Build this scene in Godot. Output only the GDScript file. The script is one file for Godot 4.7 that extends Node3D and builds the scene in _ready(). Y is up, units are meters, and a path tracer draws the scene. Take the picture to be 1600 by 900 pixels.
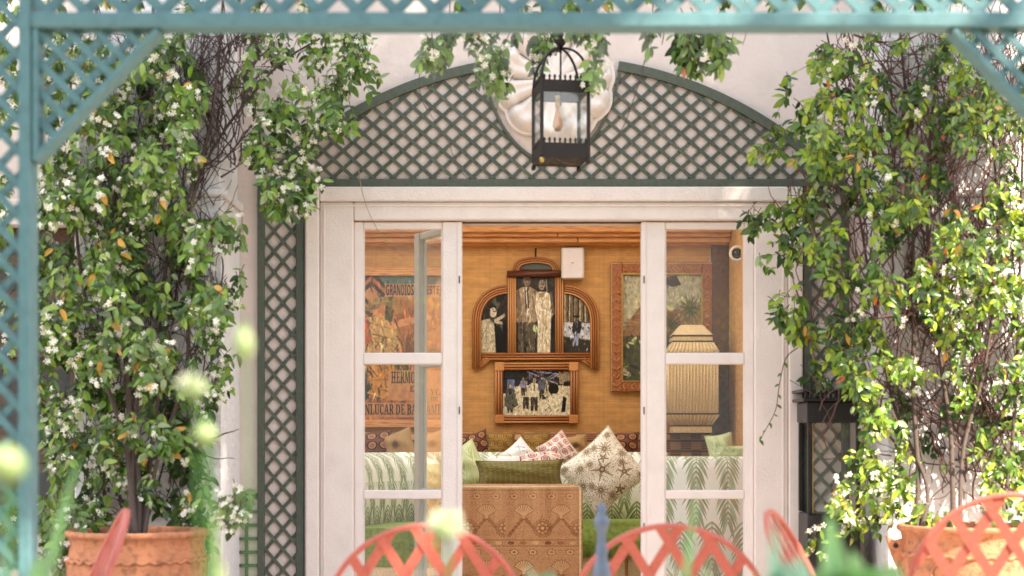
extends Node3D
# A jasmine-framed terrace door: trellis arch, bifold doors, and a rattan-furnished sitting room behind.
const FOCAL := 2475.0      # pixels of the 1600-wide photograph
const CAM_Z := 7.5
const EYE := 1.1
const HORIZON := 690.0
const SUN := Vector3(0.53, 0.72, 0.45)

var rng = RandomNumberGenerator.new()
var base = {}
var M = {}
var leaf_mesh: ArrayMesh
var leaf_kinds = []
var leaf_mats = []
var unit_box: ArrayMesh

func at(px: float, py: float, z: float) -> Vector3:
	var s = FOCAL / (CAM_Z - z)
	return Vector3((px - 800.0) / s, EYE + (HORIZON - py) / s, z)

func at2(p: Vector2, z: float) -> Vector2:
	var v = at(p.x, p.y, z)
	return Vector2(v.x, v.y)

func rf(a: float, b: float) -> float:
	return rng.randf_range(a, b)

func rv() -> Vector3:
	return Vector3(rf(-1, 1), rf(-1, 1), rf(-1, 1))

# ------------------------------------------------------------------ mesh kit
class MB:
	var st = SurfaceTool.new()
	func _init(smooth := false):
		st.begin(Mesh.PRIMITIVE_TRIANGLES)
		st.set_smooth_group(0 if smooth else -1)
	func smooth(on: bool):
		st.set_smooth_group(0 if on else -1)
	func v(p: Vector3, uv := Vector2.ZERO):
		st.set_uv(uv)
		st.add_vertex(p)
	func tri(a: Vector3, b: Vector3, c: Vector3, ua := Vector2.ZERO, ub := Vector2.ZERO, uc := Vector2.ZERO):
		v(a, ua); v(c, uc); v(b, ub)
	func quad(a: Vector3, b: Vector3, c: Vector3, d: Vector3, ua := Vector2(0, 1), ub := Vector2(1, 1), uc := Vector2(1, 0), ud := Vector2(0, 0)):
		tri(a, b, c, ua, ub, uc)
		tri(a, c, d, ua, uc, ud)
	func tri_out(a: Vector3, b: Vector3, c: Vector3, mid: Vector3):
		if (b - a).cross(c - a).dot((a + b + c) / 3.0 - mid) > 0: tri(a, b, c)
		else: tri(a, c, b)
	func box(c: Vector3, size: Vector3, ch := 0.0, bs := Basis.IDENTITY):
		var h = size / 2.0
		ch = minf(ch, minf(h.x, minf(h.y, h.z)) * 0.6)
		var f = func(s: Vector3, axis: int) -> Vector3:
			var p = Vector3.ZERO
			for k in 3: p[k] = s[k] * (h[k] if k == axis else h[k] - ch)
			return c + bs * p
		for a in 3:
			var b = (a + 1) % 3
			var d = (a + 2) % 3
			for sa in [-1.0, 1.0]:
				var q = []
				for k in [[-1.0, -1.0], [1.0, -1.0], [1.0, 1.0], [-1.0, 1.0]]:
					var s = Vector3.ZERO
					s[a] = sa; s[b] = k[0]; s[d] = k[1]
					q.append(f.call(s, a))
				tri_out(q[0], q[1], q[2], c); tri_out(q[0], q[2], q[3], c)
			if ch > 0.0:
				for sa in [-1.0, 1.0]:
					for sb in [-1.0, 1.0]:
						var q = []
						for k in [[-1.0, a], [1.0, a], [1.0, b], [-1.0, b]]:
							var s = Vector3.ZERO
							s[a] = sa; s[b] = sb; s[d] = k[0]
							q.append(f.call(s, k[1]))
						tri_out(q[0], q[1], q[2], c); tri_out(q[0], q[2], q[3], c)
		if ch > 0.0:
			for x in [-1.0, 1.0]:
				for y in [-1.0, 1.0]:
					for z in [-1.0, 1.0]:
						var s = Vector3(x, y, z)
						tri_out(f.call(s, 0), f.call(s, 1), f.call(s, 2), c)
	func span(a: Vector3, b: Vector3, ch := 0.0):
		box((a + b) / 2.0, (b - a).abs(), ch)
	func tube(pts: Array, r0: float, r1: float, sides := 6, cap := true, squash := 1.0):
		var n = pts.size()
		var rings = []
		var up = Vector3.UP
		for i in n:
			var d: Vector3 = (pts[mini(i + 1, n - 1)] - pts[maxi(i - 1, 0)]).normalized()
			if absf(d.dot(up)) > 0.97: up = Vector3(0.0, 0.3, 1.0).normalized()
			var x = d.cross(up).normalized()
			var y = x.cross(d).normalized()
			up = y
			var r = lerpf(r0, r1, float(i) / maxf(n - 1, 1))
			var ring = []
			for k in sides:
				var a = TAU * k / sides
				ring.append(pts[i] + (x * cos(a) * squash + y * sin(a)) * r)
			rings.append(ring)
		for i in n - 1:
			for k in sides:
				var k2 = (k + 1) % sides
				quad(rings[i][k], rings[i][k2], rings[i + 1][k2], rings[i + 1][k], Vector2(float(k) / sides, i), Vector2(float(k + 1) / sides, i), Vector2(float(k + 1) / sides, i + 1), Vector2(float(k) / sides, i + 1))
		if cap:
			for k in range(1, sides - 1):
				tri(rings[0][0], rings[0][k + 1], rings[0][k])
				tri(rings[n - 1][0], rings[n - 1][k], rings[n - 1][k + 1])
	func lathe(prof: Array, segs := 24, o := Vector3.ZERO, bs := Basis.IDENTITY, wob := 0.0):
		for i in prof.size() - 1:
			for k in segs:
				var q = []
				for e in [[i, k], [i, k + 1], [i + 1, k + 1], [i + 1, k]]:
					var a = TAU * (e[1] % segs) / segs
					var p: Vector2 = prof[e[0]]
					var rr = p.x * (1.0 + wob * sin(a * 3.0 + p.y * 9.0))
					q.append(o + bs * Vector3(cos(a) * rr, p.y, -sin(a) * rr))
				var v0 = float(i) / prof.size()
				var v1 = float(i + 1) / prof.size()
				var u0 = float(k) / segs
				var u1 = float(k + 1) / segs
				if prof[i].x < 1e-5: tri(q[0], q[2], q[3])
				elif prof[i + 1].x < 1e-5: tri(q[0], q[1], q[2])
				else: quad(q[0], q[1], q[2], q[3], Vector2(u0, v0), Vector2(u1, v0), Vector2(u1, v1), Vector2(u0, v1))
	func plate(poly: PackedVector2Array, z0: float, z1: float, uvbox := Rect2()):     # a flat outline with thickness, facing +z
		if Geometry2D.is_polygon_clockwise(poly): poly.reverse()
		var ids = Geometry2D.triangulate_polygon(poly)
		var f = func(p: Vector2) -> Vector2:
			return Vector2((p.x - uvbox.position.x) / uvbox.size.x, 1.0 - (p.y - uvbox.position.y) / uvbox.size.y) if uvbox.size.x > 0.0 else p
		for i in range(0, ids.size(), 3):
			var a = poly[ids[i]]
			var b = poly[ids[i + 1]]
			var c = poly[ids[i + 2]]
			if (b - a).cross(c - a) < 0:
				var t = b
				b = c; c = t
			tri(Vector3(a.x, a.y, z1), Vector3(b.x, b.y, z1), Vector3(c.x, c.y, z1), f.call(a), f.call(b), f.call(c))
			tri(Vector3(a.x, a.y, z0), Vector3(c.x, c.y, z0), Vector3(b.x, b.y, z0))
		var n = poly.size()
		# the outline may come either way round in y-up space: decide by its area
		var area = 0.0
		for i in n: area += poly[i].cross(poly[(i + 1) % n])
		for i in n:
			var a = poly[i]
			var b = poly[(i + 1) % n]
			if area < 0:
				var t = a
				a = b; b = t
			quad(Vector3(a.x, a.y, z0), Vector3(b.x, b.y, z0), Vector3(b.x, b.y, z1), Vector3(a.x, a.y, z1), f.call(a), f.call(b), f.call(b), f.call(a))
	func strip(pts: Array, wid: float, z0: float, z1: float):         # a band of given width that follows points, its left edge on them
		var n = pts.size()
		var L = []
		var R = []
		for i in n:
			var d: Vector2 = (pts[mini(i + 1, n - 1)] - pts[maxi(i - 1, 0)]).normalized()
			var q = Vector2(d.y, -d.x)
			L.append(pts[i]); R.append(pts[i] + q * wid)
		for i in n - 1:
			var a: Vector2 = L[i]; var b: Vector2 = R[i]; var c: Vector2 = R[i + 1]; var d: Vector2 = L[i + 1]
			quad(Vector3(a.x, a.y, z1), Vector3(b.x, b.y, z1), Vector3(c.x, c.y, z1), Vector3(d.x, d.y, z1))
			quad(Vector3(d.x, d.y, z0), Vector3(c.x, c.y, z0), Vector3(b.x, b.y, z0), Vector3(a.x, a.y, z0))
			quad(Vector3(a.x, a.y, z0), Vector3(a.x, a.y, z1), Vector3(d.x, d.y, z1), Vector3(d.x, d.y, z0))
			quad(Vector3(b.x, b.y, z1), Vector3(b.x, b.y, z0), Vector3(c.x, c.y, z0), Vector3(c.x, c.y, z1))
		for e in [0, n - 1]:
			var a: Vector2 = L[e]; var b: Vector2 = R[e]
			quad(Vector3(a.x, a.y, z0), Vector3(b.x, b.y, z0), Vector3(b.x, b.y, z1), Vector3(a.x, a.y, z1))
	func sweep(path: Array, sec: Array, us := 1.0, vs := 1.0):       # sec: (inward offset, height) outline, along a path in plan
		var n = path.size()
		var rings = []
		var run = 0.0
		var runs = []
		for i in n:
			var d: Vector2 = (path[mini(i + 1, n - 1)] - path[maxi(i - 1, 0)]).normalized()
			var q = Vector2(-d.y, d.x)
			if i > 0: run += path[i].distance_to(path[i - 1])
			runs.append(run)
			var ring = []
			for s in sec:
				var p: Vector2 = path[i] + q * s.x
				ring.append(Vector3(p.x, s.y, p.y))
			rings.append(ring)
		var along = [0.0]
		for k in range(1, sec.size() + 1):
			along.append(along[k - 1] + sec[k % sec.size()].distance_to(sec[k - 1]))
		for i in n - 1:
			for k in sec.size():
				var k2 = (k + 1) % sec.size()
				quad(rings[i][k], rings[i + 1][k], rings[i + 1][k2], rings[i][k2], Vector2(runs[i] * us, along[k] * vs), Vector2(runs[i + 1] * us, along[k] * vs), Vector2(runs[i + 1] * us, along[k + 1] * vs), Vector2(runs[i] * us, along[k + 1] * vs))
		for e in [0, n - 1]:
			var mid = Vector3.ZERO
			for p in rings[e]: mid += p / sec.size()
			for k in sec.size():
				if e == 0: tri(mid, rings[e][k], rings[e][(k + 1) % sec.size()])
				else: tri(mid, rings[e][(k + 1) % sec.size()], rings[e][k])
	func done() -> ArrayMesh:
		st.generate_normals()
		return st.commit()

# ------------------------------------------------------------------ scene kit
func obj(called: String, mesh: Mesh, m: Material, parent: Node = self) -> MeshInstance3D:
	var o = MeshInstance3D.new()
	o.name = called
	o.mesh = mesh
	o.material_override = m
	if base.has(parent):
		o.position = -base[parent]
		base[o] = Vector3.ZERO
	parent.add_child(o, true)
	return o

func tag(o: Node, label := "", category := "", group := "", kind := "") -> Node:
	if label: o.set_meta("label", label)
	if category: o.set_meta("category", category)
	if group: o.set_meta("group", group)
	if kind: o.set_meta("kind", kind)
	return o

func thing(called: String, label: String, category: String, where := Vector3.ZERO, group := "") -> Node3D:   # parts are given in world metres
	var o = Node3D.new()
	o.name = called
	o.position = where
	add_child(o, true)
	base[o] = where
	tag(o, label, category, group)
	return o

func local_thing(called: String, label: String, category: String, group := "") -> Node3D:                     # parts are given round its own base
	var o = Node3D.new()
	o.name = called
	add_child(o, true)
	tag(o, label, category, group)
	return o

func span(a: Vector3, b: Vector3, ch := 0.003) -> ArrayMesh:
	var b_ = MB.new()
	b_.span(a, b, ch)
	return b_.done()

func tube(pts: Array, r0: float, r1 := -1.0, sides := 8) -> ArrayMesh:
	var b_ = MB.new(true)
	b_.tube(pts, r0, r0 if r1 < 0 else r1, sides)
	return b_.done()

func lathe(prof: Array, segs := 28, o := Vector3.ZERO, wob := 0.0) -> ArrayMesh:
	var b_ = MB.new(true)
	b_.lathe(prof, segs, o, Basis.IDENTITY, wob)
	return b_.done()

func curve(keys: Array, per := 8) -> Array:        # Catmull-Rom through points
	var out = []
	var n = keys.size()
	for i in n - 1:
		var a = keys[maxi(i - 1, 0)]; var b = keys[i]; var c = keys[i + 1]; var d = keys[mini(i + 2, n - 1)]
		for k in per:
			var t = float(k) / per
			out.append(b.cubic_interpolate(c, a, d, t))
	out.append(keys[n - 1])
	return out

# slats of a diagonal lattice inside an outline (plan units metres, in a plane z), each a part of its own
func lattice(parent: Node, poly: PackedVector2Array, pitch: float, rise: float, wid: float, z: float, thick: float, m: Material, phase := 0.0, called := "slat", mats := []):
	var lo = Vector2(1e9, 1e9)
	var hi = -lo
	for p in poly:
		lo = lo.min(p); hi = hi.max(p)
	var slope = rise / pitch
	for fam in 2:
		var m_ = slope if fam == 0 else -slope
		var c0 = minf(lo.y - m_ * lo.x, lo.y - m_ * hi.x)
		var c1 = maxf(hi.y - m_ * lo.x, hi.y - m_ * hi.x)
		var c = floorf(c0 / rise) * rise + phase * rise
		while c < c1:
			var line = PackedVector2Array([Vector2(lo.x - 0.1, m_ * (lo.x - 0.1) + c), Vector2(hi.x + 0.1, m_ * (hi.x + 0.1) + c)])
			for seg in Geometry2D.intersect_polyline_with_polygon(line, poly):
				var a: Vector2 = seg[0]
				var b: Vector2 = seg[seg.size() - 1]
				if a.distance_to(b) < 0.015: continue
				var o = obj(called, unit_box, mats[rng.randi() % mats.size()] if mats else m, parent)
				var d = (b - a)
				var zz = z + (thick * 0.5 if fam == 0 else thick * 1.45)
				o.position += Vector3((a.x + b.x) / 2, (a.y + b.y) / 2, zz + rf(-0.0004, 0.0004))
				o.rotation.z = d.angle() + rf(-0.006, 0.006)
				o.scale = Vector3(d.length(), wid, thick)
			c += rise

# ------------------------------------------------------------------ painting kit (flat prints and fabrics)
class Paint:
	var im: Image
	var w: int
	var h: int
	func _init(w_: int, h_: int, c: Color):
		w = w_; h = h_
		im = Image.create(w, h, false, Image.FORMAT_RGB8)
		im.fill(c)
	func poly(pts: Array, c: Color):
		var n = pts.size()
		var lo = 1e9
		var hi = -1e9
		for p in pts:
			lo = minf(lo, p.y * h); hi = maxf(hi, p.y * h)
		for y in range(maxi(0, int(lo)), mini(h, int(hi) + 1)):
			var xs = []
			var yy = y + 0.5
			for i in n:
				var a = Vector2(pts[i].x * w, pts[i].y * h)
				var b = Vector2(pts[(i + 1) % n].x * w, pts[(i + 1) % n].y * h)
				if (a.y <= yy) != (b.y <= yy): xs.append(a.x + (yy - a.y) / (b.y - a.y) * (b.x - a.x))
			xs.sort()
			for i in range(0, xs.size() - 1, 2):
				var x0 = maxi(0, roundi(xs[i]))
				var x1 = mini(w, roundi(xs[i + 1]))
				if x1 > x0: im.fill_rect(Rect2i(x0, y, x1 - x0, 1), c)
	func ell(x: float, y: float, rx: float, ry: float, c: Color, turn := 0.0):
		var pts = []
		for k in 18:
			var a = TAU * k / 18
			var p = Vector2(cos(a) * rx, sin(a) * ry).rotated(turn)
			pts.append(Vector2(x, y) + p)
		poly(pts, c)
	func line(a: Vector2, b: Vector2, wid: float, c: Color, wid2 := -1.0):
		var d = (b - a).normalized()
		var q = Vector2(-d.y, d.x) * 0.5
		var w2 = wid if wid2 < 0 else wid2
		poly([a + q * wid, b + q * w2, b - q * w2, a - q * wid], c)
	func ring(x: float, y: float, r: float, wid: float, c: Color, inside: Color):
		ell(x, y, r, r * w / h, c); ell(x, y, r - wid, (r - wid) * w / h, inside)
	func grain(rng: RandomNumberGenerator, amount: float, every := 1):
		for y in range(0, h, every):
			for x in range(0, w, every):
				var k = 1.0 + rng.randf_range(-amount, amount)
				var c = im.get_pixel(x, y)
				im.set_pixel(x, y, Color(c.r * k, c.g * k, c.b * k))
	func smear(rng: RandomNumberGenerator, n: int, len: float, wid: float, jitter: float):      # short strokes in the local tone
		for k in n:
			var x = rng.randf()
			var y = rng.randf()
			var c = im.get_pixel(mini(int(x * w), w - 1), mini(int(y * h), h - 1))
			var g = 1.0 + rng.randf_range(-jitter, jitter)
			var a = rng.randf_range(0.9, 2.2)
			var q = Vector2(x, y) + Vector2(rng.randf_range(-0.02, 0.02), rng.randf_range(-0.02, 0.02))
			line(q, q + Vector2(cos(a), sin(a)) * len * rng.randf_range(0.4, 1.2), wid, Color(c.r * g, c.g * g, c.b * g), wid * 0.2)
	func age(rng: RandomNumberGenerator, contrast := 0.25):      # soften edges, then break flat tones up with cloudy shading
		im.resize(w / 3, h / 3, Image.INTERPOLATE_LANCZOS)
		im.resize(w, h, Image.INTERPOLATE_CUBIC)
		var n = FastNoiseLite.new()
		n.seed = rng.randi() % 1000
		n.frequency = 0.045
		n.fractal_octaves = 4
		for y in h:
			for x in w:
				var k = 1.0 + contrast * 2.2 * n.get_noise_2d(x, y * 0.7) + rng.randf_range(-0.07, 0.07)
				var c = im.get_pixel(x, y)
				im.set_pixel(x, y, Color(c.r * k, c.g * k, c.b * k))
	func tex() -> ImageTexture:
		im.generate_mipmaps()
		return ImageTexture.create_from_image(im)

func rgb(r: int, g: int, b: int) -> Color:
	return Color(r / 255.0, g / 255.0, b / 255.0)

func lin(r: float, g: float, b: float) -> Color:
	return Color(r, g, b).linear_to_srgb()

func mat(c: Color, rough := 0.7, metal := 0.0) -> StandardMaterial3D:
	var m = StandardMaterial3D.new()
	m.albedo_color = c
	m.roughness = rough
	m.metallic = metal
	return m

func noise_tex(freq: float, ramp: Array, seed_: int, size := 512, octaves := 4, normal := false, strength := 4.0) -> NoiseTexture2D:
	var n = FastNoiseLite.new()
	n.noise_type = FastNoiseLite.TYPE_SIMPLEX_SMOOTH
	n.seed = seed_
	n.frequency = freq
	n.fractal_octaves = octaves
	var t = NoiseTexture2D.new()
	t.width = size; t.height = size
	t.seamless = true
	t.noise = n
	if normal:
		t.as_normal_map = true
		t.bump_strength = strength
	elif ramp:
		var g = Gradient.new()
		g.set_color(0, ramp[0]); g.set_color(1, ramp[ramp.size() - 1])
		for i in range(1, ramp.size() - 1): g.add_point(float(i) / (ramp.size() - 1), ramp[i])
		t.color_ramp = g
	return t

func weathered(c: Color, rough: float, spread: float, scale: Vector3, tex: Texture2D, bump: Texture2D = null, depth := 0.2) -> StandardMaterial3D:
	var m = mat(c, rough)
	m.albedo_texture = tex
	m.uv1_triplanar = true
	m.uv1_world_triplanar = true
	m.uv1_scale = scale
	if bump:
		m.normal_enabled = true
		m.normal_texture = bump
		m.normal_scale = depth
	return m

func printed(t: Texture2D, rough := 0.6, uv := Vector3.ONE) -> StandardMaterial3D:
	var m = mat(Color.WHITE, rough)
	m.albedo_texture = t
	m.uv1_scale = uv
	return m

func cloth(t: Texture2D, uv := Vector3.ONE) -> StandardMaterial3D:
	var m = printed(t, 0.9, uv)
	m.rim_enabled = true
	m.rim = 0.15
	return m

func _ready():
	rng.seed = 20240611
	# ---------------------------------------------------------------- camera
	var cam = Camera3D.new()
	cam.name = "camera"
	cam.position = Vector3(0, EYE, CAM_Z)
	cam.projection = Camera3D.PROJECTION_FRUSTUM
	cam.near = 0.1
	cam.far = 400.0
	cam.size = 2.0 * 0.1 * 450.0 / FOCAL
	cam.frustum_offset = Vector2(0, 0.1 * 240.0 / FOCAL)
	var lens = CameraAttributesPhysical.new()
	lens.frustum_focal_length = 60.0
	lens.frustum_focus_distance = 9.2
	lens.exposure_aperture = 2.6
	lens.frustum_near = 0.1
	lens.frustum_far = 400.0
	cam.attributes = lens
	add_child(cam)
	cam.current = true
	# ---------------------------------------------------------------- sky, sun, exposure
	var env = Environment.new()
	env.background_mode = Environment.BG_SKY
	var sky = ProceduralSkyMaterial.new()
	sky.sky_top_color = Color(0.84, 0.87, 0.93)
	sky.sky_horizon_color = Color(0.98, 0.965, 0.94)
	sky.sky_curve = 0.25
	sky.sky_energy_multiplier = 1.0
	sky.ground_bottom_color = Color(0.45, 0.42, 0.38)
	sky.ground_horizon_color = Color(0.8, 0.78, 0.75)
	env.sky = Sky.new()
	env.sky.sky_material = sky
	env.tonemap_mode = Environment.TONE_MAPPER_LINEAR
	env.tonemap_exposure = 3.4
	env.sdfgi_enabled = true
	env.ssao_enabled = true
	env.ssil_enabled = true
	var we = WorldEnvironment.new()
	we.name = "environment"
	we.environment = env
	add_child(we)
	var sun = DirectionalLight3D.new()
	sun.name = "sun"
	sun.light_energy = 1.6
	sun.light_color = Color(1.0, 0.95, 0.87)
	sun.light_angular_distance = 0.5
	sun.shadow_enabled = true
	sun.look_at_from_position(SUN * 30.0, Vector3.ZERO)
	add_child(sun)

	materials()
	leaf_mesh = make_leaf(0)
	leaf_kinds = [leaf_mesh, make_leaf(1), make_leaf(2)]
	var ub = MB.new()
	ub.box(Vector3.ZERO, Vector3.ONE)
	unit_box = ub.done()
	setting()
	facade()
	doors()
	trellises()
	room()
	pictures()
	furniture()
	pergola()
	lantern()
	pots_and_vines()
	chairs()
	foreground()
	garden()

# ------------------------------------------------------------------ materials
func materials():
	var mottle = noise_tex(0.008, [Color(0.955, 0.955, 0.955), Color(1, 1, 1), Color(0.975, 0.97, 0.965)], 3)
	var mild = noise_tex(0.02, [Color(0.86, 0.86, 0.85), Color(0.97, 0.97, 0.97), Color(1, 1, 1)], 6)
	var blotch = noise_tex(0.02, [Color(0.62, 0.62, 0.6), Color(0.95, 0.95, 0.95), Color(1, 1, 1)], 5)
	var bump = noise_tex(0.05, [], 8, 512, 5, true, 5.0)
	var fine = noise_tex(0.16, [], 9, 512, 4, true, 5.0)
	M.bump = bump
	M.wall = weathered(lin(0.74, 0.63, 0.585), 0.9, 0, Vector3(0.6, 0.6, 0.6), mottle, bump, 0.15)
	M.pillar = weathered(lin(0.82, 0.79, 0.78), 0.88, 0, Vector3(0.7, 0.7, 0.7), mottle, bump, 0.6)
	M.plaster = weathered(lin(0.82, 0.73, 0.68), 0.8, 0, Vector3(1.1, 1.1, 1.1), mottle, bump, 0.25)
	M.casing = weathered(lin(0.79, 0.69, 0.635), 0.5, 0, Vector3(0.8, 0.8, 0.8), mottle, fine, 0.12)
	M.door = weathered(lin(0.80, 0.71, 0.665), 0.42, 0, Vector3(0.9, 0.9, 0.9), mottle, fine, 0.1)
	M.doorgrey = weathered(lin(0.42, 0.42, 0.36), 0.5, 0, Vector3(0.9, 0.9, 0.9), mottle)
	M.trellis = weathered(lin(0.085, 0.10, 0.072), 0.55, 0, Vector3(3, 3, 3), mild, fine, 0.25)
	M.trellis2 = weathered(lin(0.075, 0.092, 0.068), 0.6, 0, Vector3(3, 3, 3), mild, fine, 0.25)
	M.trellis3 = weathered(lin(0.10, 0.113, 0.083), 0.55, 0, Vector3(3, 3, 3), mild, fine, 0.25)
	M.teal = weathered(lin(0.095, 0.205, 0.225), 0.45, 0, Vector3(2, 2, 2), mild, fine, 0.2)
	M.iron = weathered(lin(0.022, 0.014, 0.011), 0.45, 0, Vector3(8, 8, 8), blotch, bump, 0.4)
	M.iron.metallic = 0.3
	M.coral = weathered(lin(0.50, 0.115, 0.08), 0.42, 0, Vector3(5, 5, 5), mild, fine, 0.2)
	M.terracotta = weathered(lin(0.58, 0.235, 0.115), 0.85, 0, Vector3(2.2, 2.2, 2.2), blotch, bump, 0.5)
	M.soil = weathered(lin(0.05, 0.035, 0.025), 0.95, 0, Vector3(5, 5, 5), blotch, bump, 1.0)
	M.stem = weathered(lin(0.10, 0.065, 0.05), 0.85, 0, Vector3(9, 9, 9), blotch, bump, 0.8)
	M.twig = mat(lin(0.085, 0.052, 0.05), 0.85)
	M.twig_red = mat(lin(0.12, 0.055, 0.045), 0.8)
	M.tendril = mat(lin(0.36, 0.30, 0.2), 0.8)
	M.black = weathered(lin(0.012, 0.011, 0.013), 0.4, 0, Vector3(6, 6, 6), blotch)
	M.brown = weathered(lin(0.10, 0.042, 0.02), 0.5, 0, Vector3(2, 9, 2), blotch, fine, 0.3)
	var g = mat(Color(0.95, 0.97, 0.95, 0.03), 0.02)
	g.metallic_specular = 0.6
	g.transparency = BaseMaterial3D.TRANSPARENCY_ALPHA
	M.glass = g
	var opal = mat(Color(0.97, 0.97, 0.95), 0.6)
	opal.backlight_enabled = true
	opal.backlight = Color(1, 1, 1)
	M.opal = opal
	# woods
	var grain = noise_tex(0.03, [rgb(150, 90, 44), rgb(204, 142, 84), rgb(228, 170, 110), rgb(184, 120, 66)], 21, 512, 5)
	M.pine = weathered(Color(1.0, 0.97, 0.9), 0.5, 0, Vector3(0.35, 5.0, 5.0), grain, fine, 0.15)
	var g2 = noise_tex(0.03, [rgb(104, 56, 26), rgb(160, 96, 48), rgb(192, 124, 66)], 22, 512, 5)
	M.carved = weathered(Color(1, 1, 1), 0.45, 0, Vector3(4, 4, 4), g2, fine, 0.3)
	M.rattan = []
	for k in 3:
		M.rattan.append(weathered([rgb(206, 136, 72), rgb(186, 116, 58), rgb(220, 154, 88)][k], 0.38, 0, Vector3(14, 14, 14), blotch))
	M.rattan_dark = mat(rgb(88, 42, 16), 0.45)
	M.cane = weathered(rgb(244, 216, 164), 0.6, 0, Vector3(10, 10, 10), blotch)
	M.cane_dark = mat(rgb(70, 40, 20), 0.6)
	# grasscloth: fine threads across and down
	var gp = Paint.new(512, 512, rgb(196, 122, 50))
	var tone = PackedFloat32Array()
	for k in 512: tone.append(rf(0.92, 1.05))
	var tone2 = PackedFloat32Array()
	for k in 512: tone2.append(rf(0.95, 1.03))
	var nz = FastNoiseLite.new()
	nz.seed = 4; nz.frequency = 0.01
	for y in 512:
		for x in 512:
			var k = tone[y] * tone2[x] * (1.0 + 0.10 * nz.get_noise_2d(x, y * 3.0)) * (1.0 + rf(-0.05, 0.05))
			gp.im.set_pixel(x, y, Color(0.81 * k, 0.60 * k, 0.345 * k))
	var gt = gp.tex()
	M.grasscloth = weathered(Color(1, 1, 1), 0.85, 0, Vector3(1.3, 1.3, 1.3), gt, fine, 0.3)
	M.browncloth = weathered(Color(0.5, 0.4, 0.34), 0.85, 0, Vector3(0.9, 0.9, 0.9), gt, bump, 0.6)
	M.velvet = weathered(lin(0.27, 0.38, 0.06), 0.85, 0, Vector3(3, 3, 3), blotch)
	M.velvet.rim_enabled = true
	M.velvet.rim = 0.4
	M.white_plastic = mat(lin(0.72, 0.66, 0.56), 0.5)
	M.lens_black = mat(lin(0.01, 0.01, 0.012), 0.1)
	M.brass = mat(lin(0.45, 0.3, 0.1), 0.35, 0.8)
	M.floor = weathered(lin(0.62, 0.5, 0.38), 0.5, 0, Vector3(0.7, 0.7, 0.7), blotch)
	M.paving = weathered(lin(0.56, 0.45, 0.37), 0.85, 0, Vector3(0.5, 0.5, 0.5), blotch, bump, 0.4)
	M.grass = weathered(lin(0.10, 0.15, 0.04), 0.95, 0, Vector3(0.5, 0.5, 0.5), blotch, bump, 1.0)
	M.bark = weathered(lin(0.12, 0.085, 0.06), 0.9, 0, Vector3(2, 1, 2), blotch, bump, 1.0)
	M.hedge_core = mat(lin(0.03, 0.035, 0.02), 0.95)
	M.ceiling = weathered(lin(0.75, 0.68, 0.58), 0.8, 0, Vector3(0.8, 0.8, 0.8), mottle)
	# leaves
	leaf_mats = []
	for c in leaf_tones():
		var m = mat(c.linear_to_srgb(), 0.3)
		m.backlight_enabled = true
		m.metallic_specular = 0.45
		m.backlight = Color(0.6, 0.6, 0.6)
		leaf_mats.append(m)
	var mm = mat(Color.WHITE, 0.3)
	mm.vertex_color_use_as_albedo = true
	mm.backlight_enabled = true
	mm.metallic_specular = 0.45
	mm.backlight = Color(0.6, 0.6, 0.6)
	M.leaf_tinted = mm
	var yg = mm.duplicate() as StandardMaterial3D
	yg.backlight = Color(1, 1, 1)
	M.young = yg
	var fl = mat(lin(0.82, 0.78, 0.66), 0.6)
	fl.backlight_enabled = true
	fl.backlight = Color(0.4, 0.4, 0.4)
	M.petal = fl

func leaf_tones() -> Array:
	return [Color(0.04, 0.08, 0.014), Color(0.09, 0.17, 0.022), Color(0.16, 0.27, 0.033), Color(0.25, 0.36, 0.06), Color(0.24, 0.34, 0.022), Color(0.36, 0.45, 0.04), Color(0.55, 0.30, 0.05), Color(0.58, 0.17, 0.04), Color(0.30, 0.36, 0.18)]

func make_leaf(kind: int) -> ArrayMesh:       # one metre long along +y, folded along its midrib, facing +z
	var b = MB.new(true)
	var n = 6
	var rows = []
	for i in n + 1:
		var t = float(i) / n
		var wd = [0.23, 0.19, 0.26][kind] * pow(sin(PI * pow(t, [0.85, 0.95, 0.75][kind])), 0.8) if i < n else 0.0
		var bend = [-0.16, 0.12, -0.34][kind] * t * t
		var fold = [0.35, 0.6, 0.15][kind]
		var sway = [0.0, 0.07, -0.05][kind] * sin(PI * t)
		rows.append([Vector3(-wd + sway, t, bend + wd * fold), Vector3(sway, t, bend), Vector3(wd + sway, t, bend + wd * (fold + [0.0, -0.3, 0.2][kind]))])
	for i in n:
		for k in 2:
			var a: Vector3 = rows[i][k]; var c: Vector3 = rows[i][k + 1]; var d: Vector3 = rows[i + 1][k + 1]; var e: Vector3 = rows[i + 1][k]
			if i < n - 1: b.quad(a, c, d, e)
			else: b.tri(a, c, rows[n][1])
	return b.done()

func make_blossom() -> ArrayMesh:    # a small white star flower, one metre across
	var b = MB.new()
	for k in 5:
		var a = TAU * k / 5
		var d = Vector3(cos(a), sin(a), 0)
		var q = Vector3(-sin(a), cos(a), 0.25)
		b.tri(Vector3.ZERO, d * 0.36 - q * 0.17 + Vector3(0, 0, 0.1), d * 0.36 + q * 0.17 + Vector3(0, 0, 0.1))
		b.tri(d * 0.36 - q * 0.17 + Vector3(0, 0, 0.1), d * 0.52 + q * 0.05, d * 0.36 + q * 0.17 + Vector3(0, 0, 0.1))
	b.tube([Vector3(0, 0, -0.5), Vector3(0, 0, 0.02)], 0.035, 0.08, 5)
	return b.done()

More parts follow.
